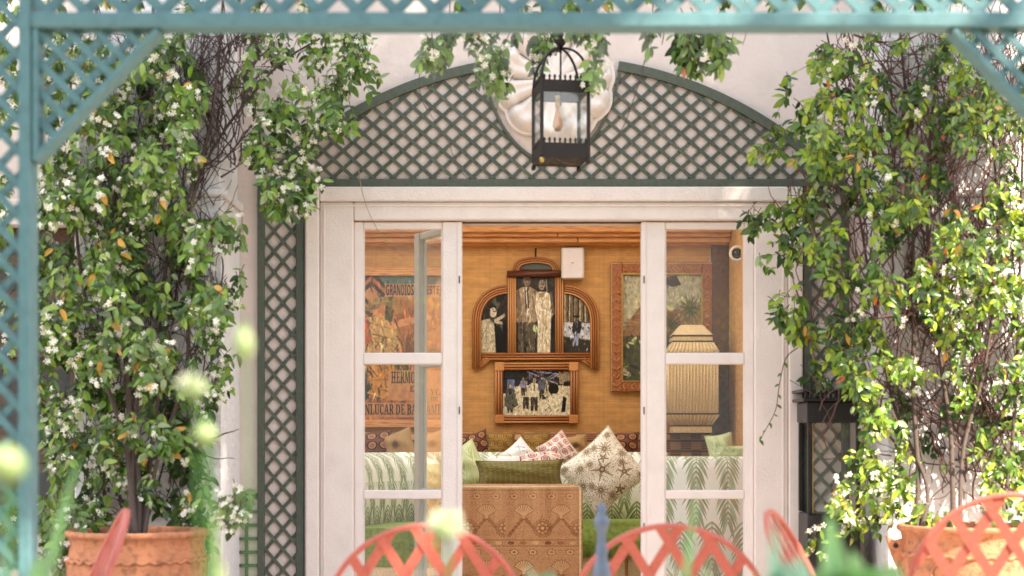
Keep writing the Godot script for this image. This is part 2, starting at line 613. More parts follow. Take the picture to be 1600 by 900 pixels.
# ------------------------------------------------------------------ ground
func setting():
	tag(obj("lawn", span(Vector3(-120, -0.3, -120), Vector3(120, -0.012, 120), 0.0), M.grass), "wide green lawn round the terrace and the house", "lawn", "", "structure")
	var t = thing("terrace", "pale stone terrace in front of the door", "terrace")
	tag(t, "", "", "", "structure")
	obj("bed", span(Vector3(-7, -0.011, 0), Vector3(7, -0.004, 6.0), 0.0), M.soil, t)
	for ix in 14:
		for iz in 12:
			var a = Vector3(-7 + ix, -0.003, iz * 0.5)
			obj("paving_slab", span(a + Vector3(0.006, 0, 0.006), a + Vector3(0.994, rf(0.008, 0.012), 0.494), 0.004), M.paving, t)

# ------------------------------------------------------------------ facade
func facade():
	var top = 3.5
	var d0 = at(478, 293, 0)
	var d1 = at(1253, 293, 0)
	var w = MB.new()
	var wins = [[-3.1, -2.03], [2.41, 3.48]]
	w.span(Vector3(-7, 0, -0.2), Vector3(wins[0][0], top, 0))
	w.span(Vector3(wins[0][1], 0, -0.2), Vector3(d0.x, top, 0))
	w.span(Vector3(d0.x, d0.y, -0.2), Vector3(d1.x, top, 0))
	w.span(Vector3(d1.x, 0, -0.2), Vector3(wins[1][0], top, 0))
	w.span(Vector3(wins[1][1], 0, -0.2), Vector3(7, top, 0))
	for p in wins:
		w.span(Vector3(p[0], 0, -0.2), Vector3(p[1], 0.5, 0))
		w.span(Vector3(p[0], 2.12, -0.2), Vector3(p[1], top, 0))
	tag(obj("house_wall", w.done(), M.wall), "pale pink rendered house wall round the door", "wall", "", "structure")
	# pillars
	var n = 0
	for x in [[-1.948, -1.288], [1.668, 2.328]]:
		var p = thing("pillar", ["broad white square pillar behind the left pot, covered in flowering jasmine", "broad white square pillar behind the right pot, splashed with sunlight"][n], "pillar", Vector3((x[0] + x[1]) / 2, 0, 0.22), "white pillars flanking the door")
		obj("shaft", span(Vector3(x[0], 0.2, 0.002), Vector3(x[1], 2.19, 0.45), 0.008), M.pillar, p)
		obj("plinth", span(Vector3(x[0] - 0.03, 0, 0.002), Vector3(x[1] + 0.03, 0.2, 0.48), 0.01), M.pillar, p)
		obj("moulding", span(Vector3(x[0] - 0.02, 2.19, 0.002), Vector3(x[1] + 0.02, 2.225, 0.47), 0.008), M.pillar, p)
		obj("upper_shaft", span(Vector3(x[0] + 0.01, 2.225, 0.002), Vector3(x[1] - 0.01, top, 0.44), 0.008), M.pillar, p)
		n += 1
	# side windows with brown timber sashes behind the vines
	n = 0
	for p in wins:
		var win = thing("side_window", ["brown timber window in a beige frame beyond the left pillar", "brown timber window in a beige frame beyond the right pillar"][n], "window", Vector3((p[0] + p[1]) / 2, 0.5, 0), "brown side windows")
		for e in [[p[0] - 0.09, p[0]], [p[1], p[1] + 0.09]]:
			obj("architrave", span(Vector3(e[0], 0.5, 0.001), Vector3(e[1], 2.12, 0.04)), M.casing, win)
		obj("lintel", span(Vector3(p[0] - 0.09, 2.121, 0.001), Vector3(p[1] + 0.09, 2.24, 0.05)), M.casing, win)
		obj("sill", span(Vector3(p[0] - 0.1, 0.43, 0.001), Vector3(p[1] + 0.1, 0.499, 0.09)), M.casing, win)
		var mid: float = (p[0] + p[1]) / 2
		for k in 2:
			var a: float = p[0] + 0.005 if k == 0 else mid + 0.004
			var b: float = mid - 0.004 if k == 0 else p[1] - 0.005
			var sash = obj("sash", span(Vector3(a, 0.505, -0.12), Vector3(b, 2.115, -0.1), 0.0), M.black, win)
			for q in [[a, a + 0.07], [b - 0.07, b]]:
				obj("stile", span(Vector3(q[0], 0.505, -0.099), Vector3(q[1], 2.115, -0.05)), M.brown, sash)
			for q in [0.505, 1.0, 1.5, 2.045]:
				obj("rail", span(Vector3(a + 0.071, q, -0.099), Vector3(b - 0.071, q + 0.07, -0.055)), M.brown, sash)
			for q in 3:
				obj("pane", span(Vector3(a + 0.071, [0.576, 1.071, 1.571][q], -0.085), Vector3(b - 0.071, [0.999, 1.499, 2.044][q], -0.08), 0.0), M.glass, sash)
			for q in 9:
				var yy = 0.62 + q * 0.165
				obj("blind_slat", span(Vector3(a + 0.072, yy, -0.0985), Vector3(b - 0.072, yy + 0.05, -0.0925), 0.0), M.brown, sash)
		n += 1
	# black iron floor lantern cabinet beside the right pillar
	var c = thing("floor_lantern", "tall black metal floor lantern with glass sides beside the right pillar", "lantern", Vector3(1.46, 0, 0.2))
	var x0 = at(1257, 0, 0.3).x
	var x1 = 1.585
	var ytop = at(0, 608, 0.3).y
	obj("pedestal", span(Vector3(x0 + 0.015, 0, 0.06), Vector3(x1, at(0, 803, 0.3).y, 0.3), 0.006), M.black, c)
	for q in [[x0 + 0.015, 0.28], [x1 - 0.02, 0.28], [x0 + 0.015, 0.06], [x1 - 0.02, 0.06]]:
		obj("corner_post", span(Vector3(q[0], at(0, 802, 0.3).y, q[1]), Vector3(q[0] + 0.02, at(0, 660, 0.3).y, q[1] + 0.02), 0.003), M.black, c)
	obj("glass", span(Vector3(x0 + 0.036, at(0, 802, 0.3).y, 0.288), Vector3(x1 - 0.021, at(0, 661, 0.3).y, 0.292), 0.0), M.glass, c)
	obj("brass_edge", span(Vector3(x0 + 0.036, at(0, 802, 0.3).y, 0.295), Vector3(x0 + 0.041, at(0, 661, 0.3).y, 0.3), 0.0), M.brass, c)
	obj("hood", span(Vector3(x0 + 0.01, at(0, 660, 0.3).y, 0.055), Vector3(x1 + 0.002, at(0, 628, 0.3).y, 0.305), 0.004), M.black, c)
	obj("cap", span(Vector3(x0 - 0.01, at(0, 627, 0.3).y, 0.035), Vector3(x1 + 0.003, at(0, 622, 0.3).y, 0.325), 0.003), M.black, c)
	for k in 11:
		var xx = x0 + 0.0 + k * 0.0225
		obj("fret_bar", span(Vector3(xx, at(0, 621.5, 0.3).y, 0.30), Vector3(xx + 0.011, at(0, 613, 0.3).y, 0.312), 0.0), M.black, c)
	obj("top_rim", span(Vector3(x0 - 0.012, at(0, 612.5, 0.3).y, 0.03), Vector3(x1 + 0.003, ytop, 0.33), 0.003), M.black, c)

# ------------------------------------------------------------------ door
func doors():
	var c = thing("door_casing", "cream moulded timber casing round the folding doors", "door casing", at(865, 1007, 0) * Vector3(1, 0, 0))
	var f = 0.12
	for e in [[478.6, 500.0, 0.04, "outer_band"], [500.5, 553.0, 0.022, "inner_band"], [1178.0, 1230.0, 0.022, "inner_band"], [1230.5, 1252.4, 0.04, "outer_band"]]:
		var inner: bool = e[3] == "inner_band"
		var a = at(e[0], 316.5 if inner else 293.5, 0)
		var b = at(e[1], 0, 0)
		obj(e[3], span(Vector3(a.x, f, -0.19), Vector3(b.x, a.y, e[2]), 0.006), M.casing, c)
	obj("outer_band", span(at(500.5, 316, 0) * Vector3(1, 1, 0) + Vector3(0, 0, -0.19), at(1229.5, 293.5, 0) * Vector3(1, 1, 0) + Vector3(0, 0, 0.04), 0.006), M.casing, c)
	obj("inner_band", span(at(553.5, 344.5, 0) * Vector3(1, 1, 0) + Vector3(0, 0, -0.19), at(1177.5, 316.5, 0) * Vector3(1, 1, 0) + Vector3(0, 0, 0.022), 0.006), M.casing, c)
	for e in [[506.0, 509.0], [1221.0, 1224.0]]:
		obj("bead", span(Vector3(at(e[0], 0, 0).x, f, 0.0221), Vector3(at(e[1], 0, 0).x, at(0, 324, 0).y, 0.03), 0.002), M.casing, c)
	obj("bead", span(at(506, 324, 0) * Vector3(1, 1, 0) + Vector3(0, 0, 0.0221), at(1224, 321, 0) * Vector3(1, 1, 0) + Vector3(0, 0, 0.03), 0.002), M.casing, c)
	obj("threshold", span(Vector3(at(478, 0, 0).x, 0.0, -0.2), Vector3(at(1253, 0, 0).x, 0.118, 0.12), 0.01), M.paving, c)
	obj("head_track", span(at(722, 347, -0.03) * Vector3(1, 1, 0) + Vector3(0, 0, -0.09), at(1003, 344.6, -0.03) * Vector3(1, 1, 0) + Vector3(0, 0, -0.04), 0.0), M.brown, c)
	leaf(at(553, 0, 0).x, at(722, 0, 0).x, 0.043, 0.094, "left hand white glazed door with the folded second leaf showing through its panes", true)
	leaf(at(1002, 0, 0).x, at(1178, 0, 0).x, 0.114, 0.042, "right hand white glazed door in front of the ribbed cane lamp", false)
	# the second leaf, folded inwards behind the left one
	var hinge = at(716, 0, -0.085)
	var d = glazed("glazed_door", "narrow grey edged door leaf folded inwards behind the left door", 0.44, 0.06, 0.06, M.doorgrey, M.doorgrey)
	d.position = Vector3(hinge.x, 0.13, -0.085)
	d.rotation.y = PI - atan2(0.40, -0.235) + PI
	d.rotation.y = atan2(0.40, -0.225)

func glazed(called: String, label: String, w: float, ls: float, rs: float, m: Material, m2: Material) -> Node3D:
	var d = local_thing(called, label, "door", "white folding doors")
	var h = at(0, 345, 0).y - 0.13 - 0.004
	var z = 0.022
	obj("stile", span(Vector3(0, 0, -z), Vector3(ls, h, z), 0.004), m, d)
	obj("stile", span(Vector3(w - rs, 0, -z), Vector3(w, h, z), 0.004), m2, d)
	var ys = [[h - 0.034, h], [at(0, 569, 0).y - 0.13, at(0, 551, 0).y - 0.13], [at(0, 780, 0).y - 0.13, at(0, 766, 0).y - 0.13], [0.0, 0.16]]
	for y in ys:
		obj("rail", span(Vector3(ls + 0.0005, y[0], -z + 0.003), Vector3(w - rs - 0.0005, y[1], z - 0.003), 0.005), m, d)
	for k in 3:
		var y0: float = ys[k + 1][1]
		var y1: float = ys[k][0]
		obj("pane", span(Vector3(ls + 0.0006, y0 + 0.0005, -0.002), Vector3(w - rs - 0.0006, y1 - 0.0005, 0.002), 0.0), M.glass, d)
		for x in [[ls + 0.0007, ls + 0.006], [w - rs - 0.006, w - rs - 0.0007]]:
			obj("glazing_bead", span(Vector3(x[0], y0 + 0.001, 0.0025), Vector3(x[1], y1 - 0.001, 0.012), 0.0), m, d)
	return d

func leaf(x0: float, x1: float, ls: float, rs: float, label: String, left: bool):
	var d = glazed("glazed_door", label, x1 - x0, ls, rs, M.door, M.door)
	d.position = Vector3(x0, 0.13, -0.03)
	var h = at(0, 345, 0).y - 0.135
	# the rebated meeting edge and its small fittings
	var e0 = (x1 - x0) - 0.026 if left else 0.0
	obj("meeting_strip", span(Vector3(e0 + 0.003, 0, 0.0225), Vector3(e0 + 0.023, h, 0.027), 0.003), M.door, d)
	for y in [0.55, 1.1, 1.72]:
		obj("hinge_pin", span(Vector3(e0 + 0.0105, y, 0.0275), Vector3(e0 + 0.0155, y + 0.035, 0.031), 0.001), M.iron, d)

# ------------------------------------------------------------------ trellises
func arc(r: float, a0: float, a1: float, n: int) -> Array:      # pixels, about the arch centre; angles in degrees from straight up, clockwise
	var out = []
	for k in n + 1:
		var a = deg_to_rad(lerpf(a0, a1, float(k) / n))
		out.append(Vector2(862 + sin(a) * r, 718 - cos(a) * r))
	return out

func trellises():
	var tr = [M.trellis, M.trellis2, M.trellis3, M.trellis]
	var z = 0.005
	var c = thing("arched_trellis", "dark green arched lattice trellis over the door with a scooped centre", "trellis", Vector3(at(862, 0, z).x, at(0, 287, z).y, z))
	var to = func(list: Array) -> PackedVector2Array:
		var out = PackedVector2Array()
		for p in list: out.append(at2(p, z))
		return out
	var scoop = curve([Vector2(757, 108), Vector2(764, 140), Vector2(775, 172), Vector2(792, 204), Vector2(815, 231), Vector2(840, 247), Vector2(862, 252)], 5)
	var mir = scoop.duplicate()
	mir.reverse()
	var right = []
	for p in mir: right.append(Vector2(1724 - p.x, p.y))
	var inner_l = arc(616, -41.0, -9.8, 24)
	var inner_r = arc(616, 9.8, 41.0, 24)
	var outline: Array = [Vector2(404, 284), Vector2(404, 236), Vector2(455, 236)] + inner_l + scoop + right + inner_r + [Vector2(1269, 236), Vector2(1320, 236), Vector2(1320, 284)]
	lattice(c, to.call(outline), 31.0 / 330.0, 27.4 / 330.0, 0.0165, z, 0.005, M.trellis, 0.3, "slat", tr)
	for side in 2:
		var b = MB.new()
		b.strip(Array(to.call(arc(630, -42.5, -9.6, 40) if side == 0 else arc(630, 9.6, 42.5, 40))), 14.5 / 330.0, z - 0.004, z + 0.02)
		obj("arch_band", b.done(), M.trellis, c)
		var sh = [Vector2(401, 224), Vector2(447, 224)] if side == 0 else [Vector2(1277, 224), Vector2(1323, 224)]
		b = MB.new()
		b.strip(Array(to.call(sh)), 13.0 / 330.0, z - 0.004, z + 0.019)
		obj("shoulder_band", b.done(), M.trellis2, c)
		var line = scoop if side == 0 else right
		b = MB.new()
		b.strip(Array(to.call(line)), 0.014, z - 0.004, z + 0.016)
		obj("scoop_band", b.done(), M.trellis, c)
	obj("bottom_rail", span(at(402, 293, z) + Vector3(0, 0.001, -0.004), at(1322, 280.5, z) + Vector3(0, 0, 0.022), 0.003), M.trellis, c)
	# upright strips either side of the door
	var n = 0
	for x in [[403.0, 414.0, 463.0, 475.5], [1254.5, 1267.0, 1314.0, 1326.0]]:
		var s = thing("trellis_strip", ["tall narrow dark green lattice strip left of the door casing", "tall narrow dark green lattice strip right of the door casing, behind vines"][n], "trellis", Vector3(at((x[0] + x[3]) / 2, 0, z).x, 0.0, z), "upright trellis strips")
		var y0 = 0.02
		var y1 = at(0, 293, z).y - 0.002
		obj("post", span(Vector3(at(x[0], 0, z).x, y0, z - 0.004), Vector3(at(x[1], 0, z).x, y1, z + 0.02)), M.trellis, s)
		obj("post", span(Vector3(at(x[2], 0, z).x, y0, z - 0.004), Vector3(at(x[3], 0, z).x, y1, z + 0.02)), M.trellis2, s)
		var a = at(x[1] - 3, 0, z).x
		var b = at(x[2] + 3, 0, z).x
		lattice(s, PackedVector2Array([Vector2(a, y0), Vector2(b, y0), Vector2(b, y1), Vector2(a, y1)]), 27.5 / 330.0, 32.0 / 330.0, 0.0155, z, 0.006, M.trellis, 0.1, "slat", tr)
		n += 1
	# the low square grid beside the left strip
	var g = thing("grid_trellis", "low dark green square grid trellis between left pillar and lattice strip", "trellis", Vector3(at(388, 0, z).x, 0, z))
	obj("top_rail", span(at(368, 779, z), at(402.5, 768, z) + Vector3(0, 0, 0.022)), M.trellis, g)
	obj("upright", span(Vector3(at(383, 0, z).x, 0.02, z), Vector3(at(388, 0, z).x, at(0, 779.3, z).y, z + 0.008), 0.001), M.trellis, g)
	for k in 15:
		var yy = 797.0 + k * 21.0
		obj("crossbar", span(at(368, yy + 5, z) + Vector3(0, 0, 0.0085), at(402.5, yy, z) + Vector3(0, 0, 0.016), 0.001), M.trellis2, g)
	# the white plaster shell above the door
	var sh = MB.new(true)
	var cx = at(866, 132, 0.004)
	var nt = 180
	var nr = 16
	var f = func(i: int, k: int) -> Vector3:
		var a = TAU * (k % nt) / nt
		var q = float(i) / nr
		var lobe = 1.0 + 0.075 * absf(sin(a * 5.0 + 0.5)) - 0.03
		if sin(a) > 0.6: lobe *= 1.08
		var r = q * 0.27 * lobe
		var hgt = 0.055 * pow(1.0 - pow(q, 2.6), 0.45) + 0.028 * sin(PI * clampf((q - 0.72) / 0.28, 0.0, 1.0)) - 0.030 * pow(1.0 - absf(sin(a * 5.0 + 0.5)), 2.5) * smoothstep(0.1, 0.7, q) - 0.006 * pow(absf(cos(a * 10.0 + 1.0)), 3.0) * smoothstep(0.2, 0.6, q)
		return cx + Vector3(cos(a) * r, sin(a) * r * 0.98, maxf(hgt * 1.7, 0.0))
	for i in nr:
		for k in nt:
			if i == 0: sh.tri(f.call(0, 0), f.call(1, k), f.call(1, k + 1))
			else: sh.quad(f.call(i, k), f.call(i + 1, k), f.call(i + 1, k + 1), f.call(i, k + 1))
	var so = thing("plaster_shell", "white scalloped plaster shell ornament on the wall behind the hanging lantern", "ornament", cx)
	obj("shell_relief", sh.done(), M.plaster, so)
	var rimb = MB.new(true)
	var ring = []
	for k in nt + 1: ring.append(f.call(nr, k) + Vector3(0, 0, 0.01))
	rimb.tube(ring, 0.012, 0.012, 6, false)
	obj("rolled_edge", rimb.done(), M.plaster, so)

# ------------------------------------------------------------------ the room
func room():
	var zb = -3.2
	var xl = -4.3
	var xr = 1.46
	var fl = 0.12
	var ce = 2.66
	tag(obj("room_floor", span(Vector3(xl - 0.2, -0.002, zb - 0.2), Vector3(xr + 0.2, fl, -0.201), 0.0), M.floor), "pale stone floor of the sitting room", "floor", "", "structure")
	tag(obj("back_wall", span(Vector3(xl - 0.2, fl, zb - 0.2), Vector3(xr + 0.2, ce + 0.2, zb), 0.0), M.grasscloth), "ochre grasscloth back wall of the sitting room", "wall", "", "structure")
	tag(obj("side_wall", span(Vector3(xr, fl, zb), Vector3(xr + 0.2, ce + 0.2, -0.201), 0.0), M.grasscloth), "ochre grasscloth wall on the right of the sitting room", "wall", "", "structure")
	var lw = MB.new()
	lw.span(Vector3(xl - 0.2, fl, zb), Vector3(xl, 0.9, -0.201))
	lw.span(Vector3(xl - 0.2, 2.4, zb), Vector3(xl, ce + 0.2, -0.201))
	lw.span(Vector3(xl - 0.2, 0.9, zb), Vector3(xl, 2.4, -2.9))
	lw.span(Vector3(xl - 0.2, 0.9, -0.6), Vector3(xl, 2.4, -0.201))
	tag(obj("side_wall", lw.done(), M.grasscloth), "ochre wall with a wide window on the left of the sitting room", "wall", "", "structure")
	var sw = thing("room_window", "wide clear window in the left wall of the sitting room", "window", Vector3(xl - 0.1, 0.9, -1.75))
	obj("pane", span(Vector3(xl - 0.105, 0.94, -2.86), Vector3(xl - 0.1, 2.36, -0.64), 0.0), M.glass, sw)
	for e in [[0.901, 0.94, -2.899, -0.601], [2.36, 2.399, -2.899, -0.601], [0.941, 2.359, -2.899, -2.86], [0.941, 2.359, -0.64, -0.601]]:
		obj("frame", span(Vector3(xl - 0.14, e[0], e[2]), Vector3(xl - 0.06, e[1], e[3])), M.casing, sw)
	# ceiling with a rooflight
	var cm = MB.new()
	var r0 = Vector3(-4.1, ce, -2.75)
	var r1 = Vector3(1.3, ce, -0.4)
	cm.span(Vector3(xl, ce, zb), Vector3(xr, ce + 0.15, r0.z))
	cm.span(Vector3(xl, ce, r1.z), Vector3(xr, ce + 0.15, -0.201))
	cm.span(Vector3(xl, ce, r0.z), Vector3(r0.x, ce + 0.15, r1.z))
	cm.span(Vector3(r1.x, ce, r0.z), Vector3(xr, ce + 0.15, r1.z))
	tag(obj("ceiling", cm.done(), M.ceiling), "timber coloured ceiling of the sitting room", "ceiling", "", "structure")
	var rl = thing("rooflight", "wide rooflight of clear and opal panes in the sitting room ceiling", "rooflight", Vector3(-0.35, ce + 0.15, -1.4))
	for e in [[-4.13, -2.6, -2.78, -0.37, 0], [-2.6, -1.0, -2.78, -0.37, 0], [-1.0, 0.62, -2.78, -0.37, 1], [0.88, 1.33, -2.78, -0.37, 1], [0.62, 0.88, -2.78, -1.10, 1], [0.62, 0.88, -1.10, -0.93, 0], [0.62, 0.88, -0.93, -0.37, 1]]:
		if e[4] == 0:
			obj("clear_pane", span(Vector3(e[0], ce + 0.156, e[2]), Vector3(e[1], ce + 0.161, e[3]), 0.0), M.glass, rl)
		else:
			var sheet = MB.new()
			sheet.quad(Vector3(e[0], ce + 0.158, e[3]), Vector3(e[1], ce + 0.158, e[3]), Vector3(e[1], ce + 0.158, e[2]), Vector3(e[0], ce + 0.158, e[2]))
			obj("opal_pane", sheet.done(), M.opal, rl)
	# timber cornice along the back wall
	var co = thing("timber_cornice", "stacked honey coloured timber cornice along the top of the back wall", "cornice", Vector3(0, at(0, 383, zb).y, zb + 0.08))
	for e in [[383.5, 379.0, 0.05], [378.6, 370.0, 0.12], [369.6, 363.0, 0.16], [362.6, 346.0, 0.2]]:
		var seam = rf(-0.6, 0.6)
		for q in [[xl + 0.002, seam - 0.001], [seam + 0.001, xr - 0.002]]:
			var a = at(0, e[0], zb + e[2]).y
			var b = minf(at(0, e[1], zb + e[2]).y, ce - 0.002)
			obj("board", span(Vector3(q[0], a, zb + 0.001), Vector3(q[1], b, zb + e[2]), 0.006), M.pine, co)
	# the dark brown corner pier
	tag(obj("corner_pier", span(Vector3(1.345, fl + 0.001, zb + 0.001), Vector3(xr - 0.001, at(0, 384, zb).y - 0.002, zb + 0.05), 0.004), M.browncloth), "dark brown fabric covered pier in the corner of the room", "pier", "", "structure")

# ------------------------------------------------------------------ pictures on the back wall
func px_poly(list: Array, z: float) -> PackedVector2Array:
	var out = PackedVector2Array()
	for p in list: out.append(at2(p, z))
	return out

func poly_box(p: PackedVector2Array) -> Rect2:
	var r = Rect2(p[0], Vector2.ZERO)
	for q in p: r = r.expand(q)
	return r

func rods(parent: Node, path: Array, count: int, gap: float, z: float):     # a band of parallel rattan rods; path in pixels, offset to its right
	var back = MB.new()
	var edge = []
	for q in path: edge.append(at2(q, z - 0.004))
	back.strip(edge, gap * count / 231.0, z - 0.016, z - 0.004)
	obj("backing", back.done(), M.rattan_dark, parent)
	for k in count:
		var pts = []
		var n = path.size()
		for i in n:
			var d: Vector2 = (path[mini(i + 1, n - 1)] - path[maxi(i - 1, 0)]).normalized()
			var q: Vector2 = path[i] + Vector2(-d.y, d.x) * (gap * (k + 0.5))
			pts.append(at(q.x, q.y, z + 0.004 * sin(PI * (k + 0.5) / count)))
		var o = obj("rattan_rod", tube(pts, absf(gap) * 0.41 / 231.0, -1.0, 7), M.rattan[rng.randi() % 3], parent)

func node_rings(parent: Node, pts: Array, r: float, z: float):
	for p in pts:
		var c = at(p.x, p.y, z)
		obj("knuckle", lathe([Vector2(0.0, -0.002), Vector2(r, -0.002), Vector2(r * 1.1, 0.0), Vector2(r, 0.002), Vector2(0.0, 0.002)], 8, c), M.rattan_dark, parent)

func figure(p: Paint, x: float, y: float, h: float, skin: Color, top: Color, bottom: Color, hair: Color, lean := 0.0):   # a plain standing figure for the old prints
	var u = h
	var o = Vector2(x, y)
	var asp = float(p.h) / p.w
	var f = func(a: float, b: float) -> Vector2: return o + Vector2((a + lean * (1.0 - b)) * u * asp, b * u)
	p.poly([f.call(-0.10, 0.55), f.call(0.11, 0.55), f.call(0.10, 1.0), f.call(0.015, 1.0), f.call(0.0, 0.7), f.call(-0.02, 1.0), f.call(-0.10, 1.0)], bottom)
	p.poly([f.call(-0.05, 0.18), f.call(0.05, 0.18), f.call(0.15, 0.24), f.call(0.17, 0.5), f.call(0.12, 0.6), f.call(-0.12, 0.6), f.call(-0.17, 0.5), f.call(-0.15, 0.24)], top)
	p.poly([f.call(-0.02, 0.19), f.call(0.02, 0.19), f.call(0.015, 0.42), f.call(-0.012, 0.42)], bottom.lerp(Color.BLACK, 0.3))
	for k in 7:
		var fx = rf(-0.13, 0.13)
		p.line(f.call(fx, rf(0.26, 0.4)), f.call(fx * 1.1 + rf(-0.03, 0.03), rf(0.45, 0.6)), 0.012 * u, top.lerp([Color.BLACK, Color.WHITE][k % 2], 0.35), 0.003 * u)
	for k in 4:
		var fx = rf(-0.09, 0.09)
		p.line(f.call(fx, 0.6), f.call(fx, rf(0.75, 0.98)), 0.012 * u, bottom.lerp([Color.BLACK, Color.WHITE][k % 2], 0.25), 0.004 * u)
	p.ell(f.call(0, 0.09).x, f.call(0, 0.085).y, 0.062 * u * asp, 0.075 * u, hair)
	p.ell(f.call(0.008, 0.1).x, f.call(0.0, 0.105).y, 0.05 * u * asp, 0.068 * u, skin)
	p.line(f.call(-0.02, 0.095), f.call(0.035, 0.095), 0.012 * u, hair.lerp(skin, 0.4))
	p.line(f.call(0.0, 0.14), f.call(0.03, 0.14), 0.008 * u, hair.lerp(skin, 0.5))

func pictures():
	var z = -3.17
	var cream = rgb(205, 190, 155)
	var dark = rgb(32, 27, 22)
	var grey = rgb(112, 100, 80)
	# prints
	var p1 = Paint.new(160, 360, rgb(40, 36, 30))
	for k in 10: p1.ell(rf(0, 1), rf(0, 0.5), rf(0.08, 0.3), rf(0.03, 0.1), [rgb(58, 52, 42), rgb(26, 23, 20), rgb(84, 78, 62)][k % 3], rf(0, 3))
	p1.poly([Vector2(0, 0.45), Vector2(0.35, 0.42), Vector2(0.5, 0.55), Vector2(0.62, 1), Vector2(0, 1)], rgb(186, 172, 138))
	for k in 240: p1.ell(rf(0, 0.5), rf(0.45, 1), 0.012, 0.004, [rgb(80, 70, 54), rgb(226, 214, 186)][k % 2], rf(0, 3))
	p1.poly([Vector2(0.5, 0.48), Vector2(0.9, 0.46), Vector2(1.0, 0.6), Vector2(0.9, 1), Vector2(0.55, 1)], rgb(22, 20, 18))
	p1.ell(0.42, 0.28, 0.19, 0.1, dark)
	p1.ell(0.45, 0.315, 0.14, 0.085, rgb(196, 180, 150))
	p1.line(Vector2(0.44, 0.3), Vector2(0.57, 0.3), 0.012, dark)
	p1.line(Vector2(0.5, 0.47), Vector2(0.9, 0.36), 0.06, rgb(200, 186, 154))
	p1.line(Vector2(0.5, 0.47), Vector2(0.82, 0.5), 0.05, rgb(190, 176, 146))
	p1.smear(rng, 260, 0.08, 0.02, 0.55)
	p1.age(rng, 0.10)
	var p2 = Paint.new(200, 380, rgb(44, 40, 33))
	for k in 14: p2.ell(rf(0, 1), rf(0, 1), rf(0.08, 0.2), rf(0.03, 0.1), [rgb(60, 56, 44), rgb(28, 26, 21)][k % 2], rf(0, 3))
	figure(p2, 0.27, -0.06, 1.1, rgb(126, 106, 84), rgb(160, 138, 108), rgb(92, 82, 64), rgb(60, 46, 34))
	p2.line(Vector2(0.26, 0.14), Vector2(0.33, 0.5), 0.05, rgb(226, 216, 190))
	p2.line(Vector2(0.3, 0.15), Vector2(0.32, 0.42), 0.03, dark)
	p2.line(Vector2(0.05, 0.2), Vector2(0.12, 0.6), 0.1, rgb(120, 102, 80))
	p2.poly([Vector2(0.52, 0.24), Vector2(0.6, 0.2), Vector2(0.78, 0.2), Vector2(0.93, 0.25), Vector2(0.9, 0.6), Vector2(0.88, 1), Vector2(0.55, 1), Vector2(0.56, 0.6), Vector2(0.5, 0.4)], rgb(214, 196, 160))
	p2.poly([Vector2(0.58, 0.22), Vector2(0.76, 0.2), Vector2(0.7, 0.27), Vector2(0.62, 0.27)], rgb(150, 128, 102))
	p2.ell(0.67, 0.09, 0.13, 0.085, rgb(58, 52, 44))
	p2.ell(0.67, 0.11, 0.09, 0.07, rgb(150, 130, 106))
	p2.line(Vector2(0.62, 0.1), Vector2(0.73, 0.1), 0.012, dark)
	p2.line(Vector2(0.64, 0.145), Vector2(0.7, 0.145), 0.01, dark)
	p2.line(Vector2(0.78, 0.04), Vector2(0.8, 0.2), 0.02, rgb(190, 176, 150))
	p2.line(Vector2(0.9, 0.2), Vector2(0.96, 0.5), 0.07, rgb(96, 84, 66))
	p2.line(Vector2(0.2, 0.6), Vector2(0.22, 1.0), 0.05, rgb(64, 56, 44))
	p2.line(Vector2(0.7, 0.5), Vector2(0.68, 1.0), 0.012, rgb(176, 158, 124))
	for k in 14:
		var fx = rf(0.56, 0.9)
		p2.line(Vector2(fx, rf(0.28, 0.5)), Vector2(fx + rf(-0.03, 0.03), rf(0.6, 1.0)), 0.02, [rgb(176, 156, 122), rgb(236, 224, 196)][k % 2], 0.004)
	p2.line(Vector2(0.64, 0.44), Vector2(0.78, 0.44), 0.014, rgb(244, 238, 226))
	p2.ell(0.5, 0.68, 0.06, 0.05, rgb(196, 206, 150))
	p2.smear(rng, 260, 0.08, 0.02, 0.55)
	p2.age(rng, 0.10)
	var p3 = Paint.new(160, 320, rgb(96, 82, 62))
	for k in 16:
		var x = k / 16.0
		p3.line(Vector2(x, 0), Vector2(x + rf(-0.03, 0.03), 0.48), rf(0.02, 0.05), [rgb(52, 42, 30), rgb(190, 172, 132), rgb(120, 100, 72)][k % 3])
	p3.poly([Vector2(0, 0.48), Vector2(1, 0.5), Vector2(1, 0.78), Vector2(0, 0.72)], rgb(190, 190, 190))
	p3.poly([Vector2(0, 0.74), Vector2(1, 0.8), Vector2(1, 1), Vector2(0, 1)], rgb(54, 48, 36))
	figure(p3, 0.45, 0.36, 0.52, rgb(140, 118, 92), rgb(40, 38, 40), rgb(150, 156, 176), rgb(24, 22, 20), 0.1)
	p3.ell(0.5, 0.385, 0.12, 0.022, dark)
	for k in 30: p3.ell(rf(0, 1), rf(0.5, 0.95), rf(0.02, 0.06), rf(0.008, 0.02), [rgb(226, 226, 232), rgb(70, 66, 62), rgb(130, 128, 130), rgb(46, 42, 36)][k % 4], rf(0, 3))
	p3.smear(rng, 260, 0.08, 0.02, 0.55)
	p3.age(rng, 0.10)
	var p4 = Paint.new(420, 280, rgb(216, 200, 160))
	p4.poly([Vector2(0, 0), Vector2(1, 0), Vector2(1, 0.3), Vector2(0.5, 0.38), Vector2(0, 0.5)], rgb(46, 42, 42))
	for k in 26: p4.line(Vector2(rf(0.3, 1), rf(0, 0.1)), Vector2(rf(0.3, 1), rf(0.1, 0.34)), rf(0.01, 0.03), [rgb(110, 110, 130), rgb(40, 40, 46), rgb(180, 180, 196), rgb(86, 66, 50)][k % 4])
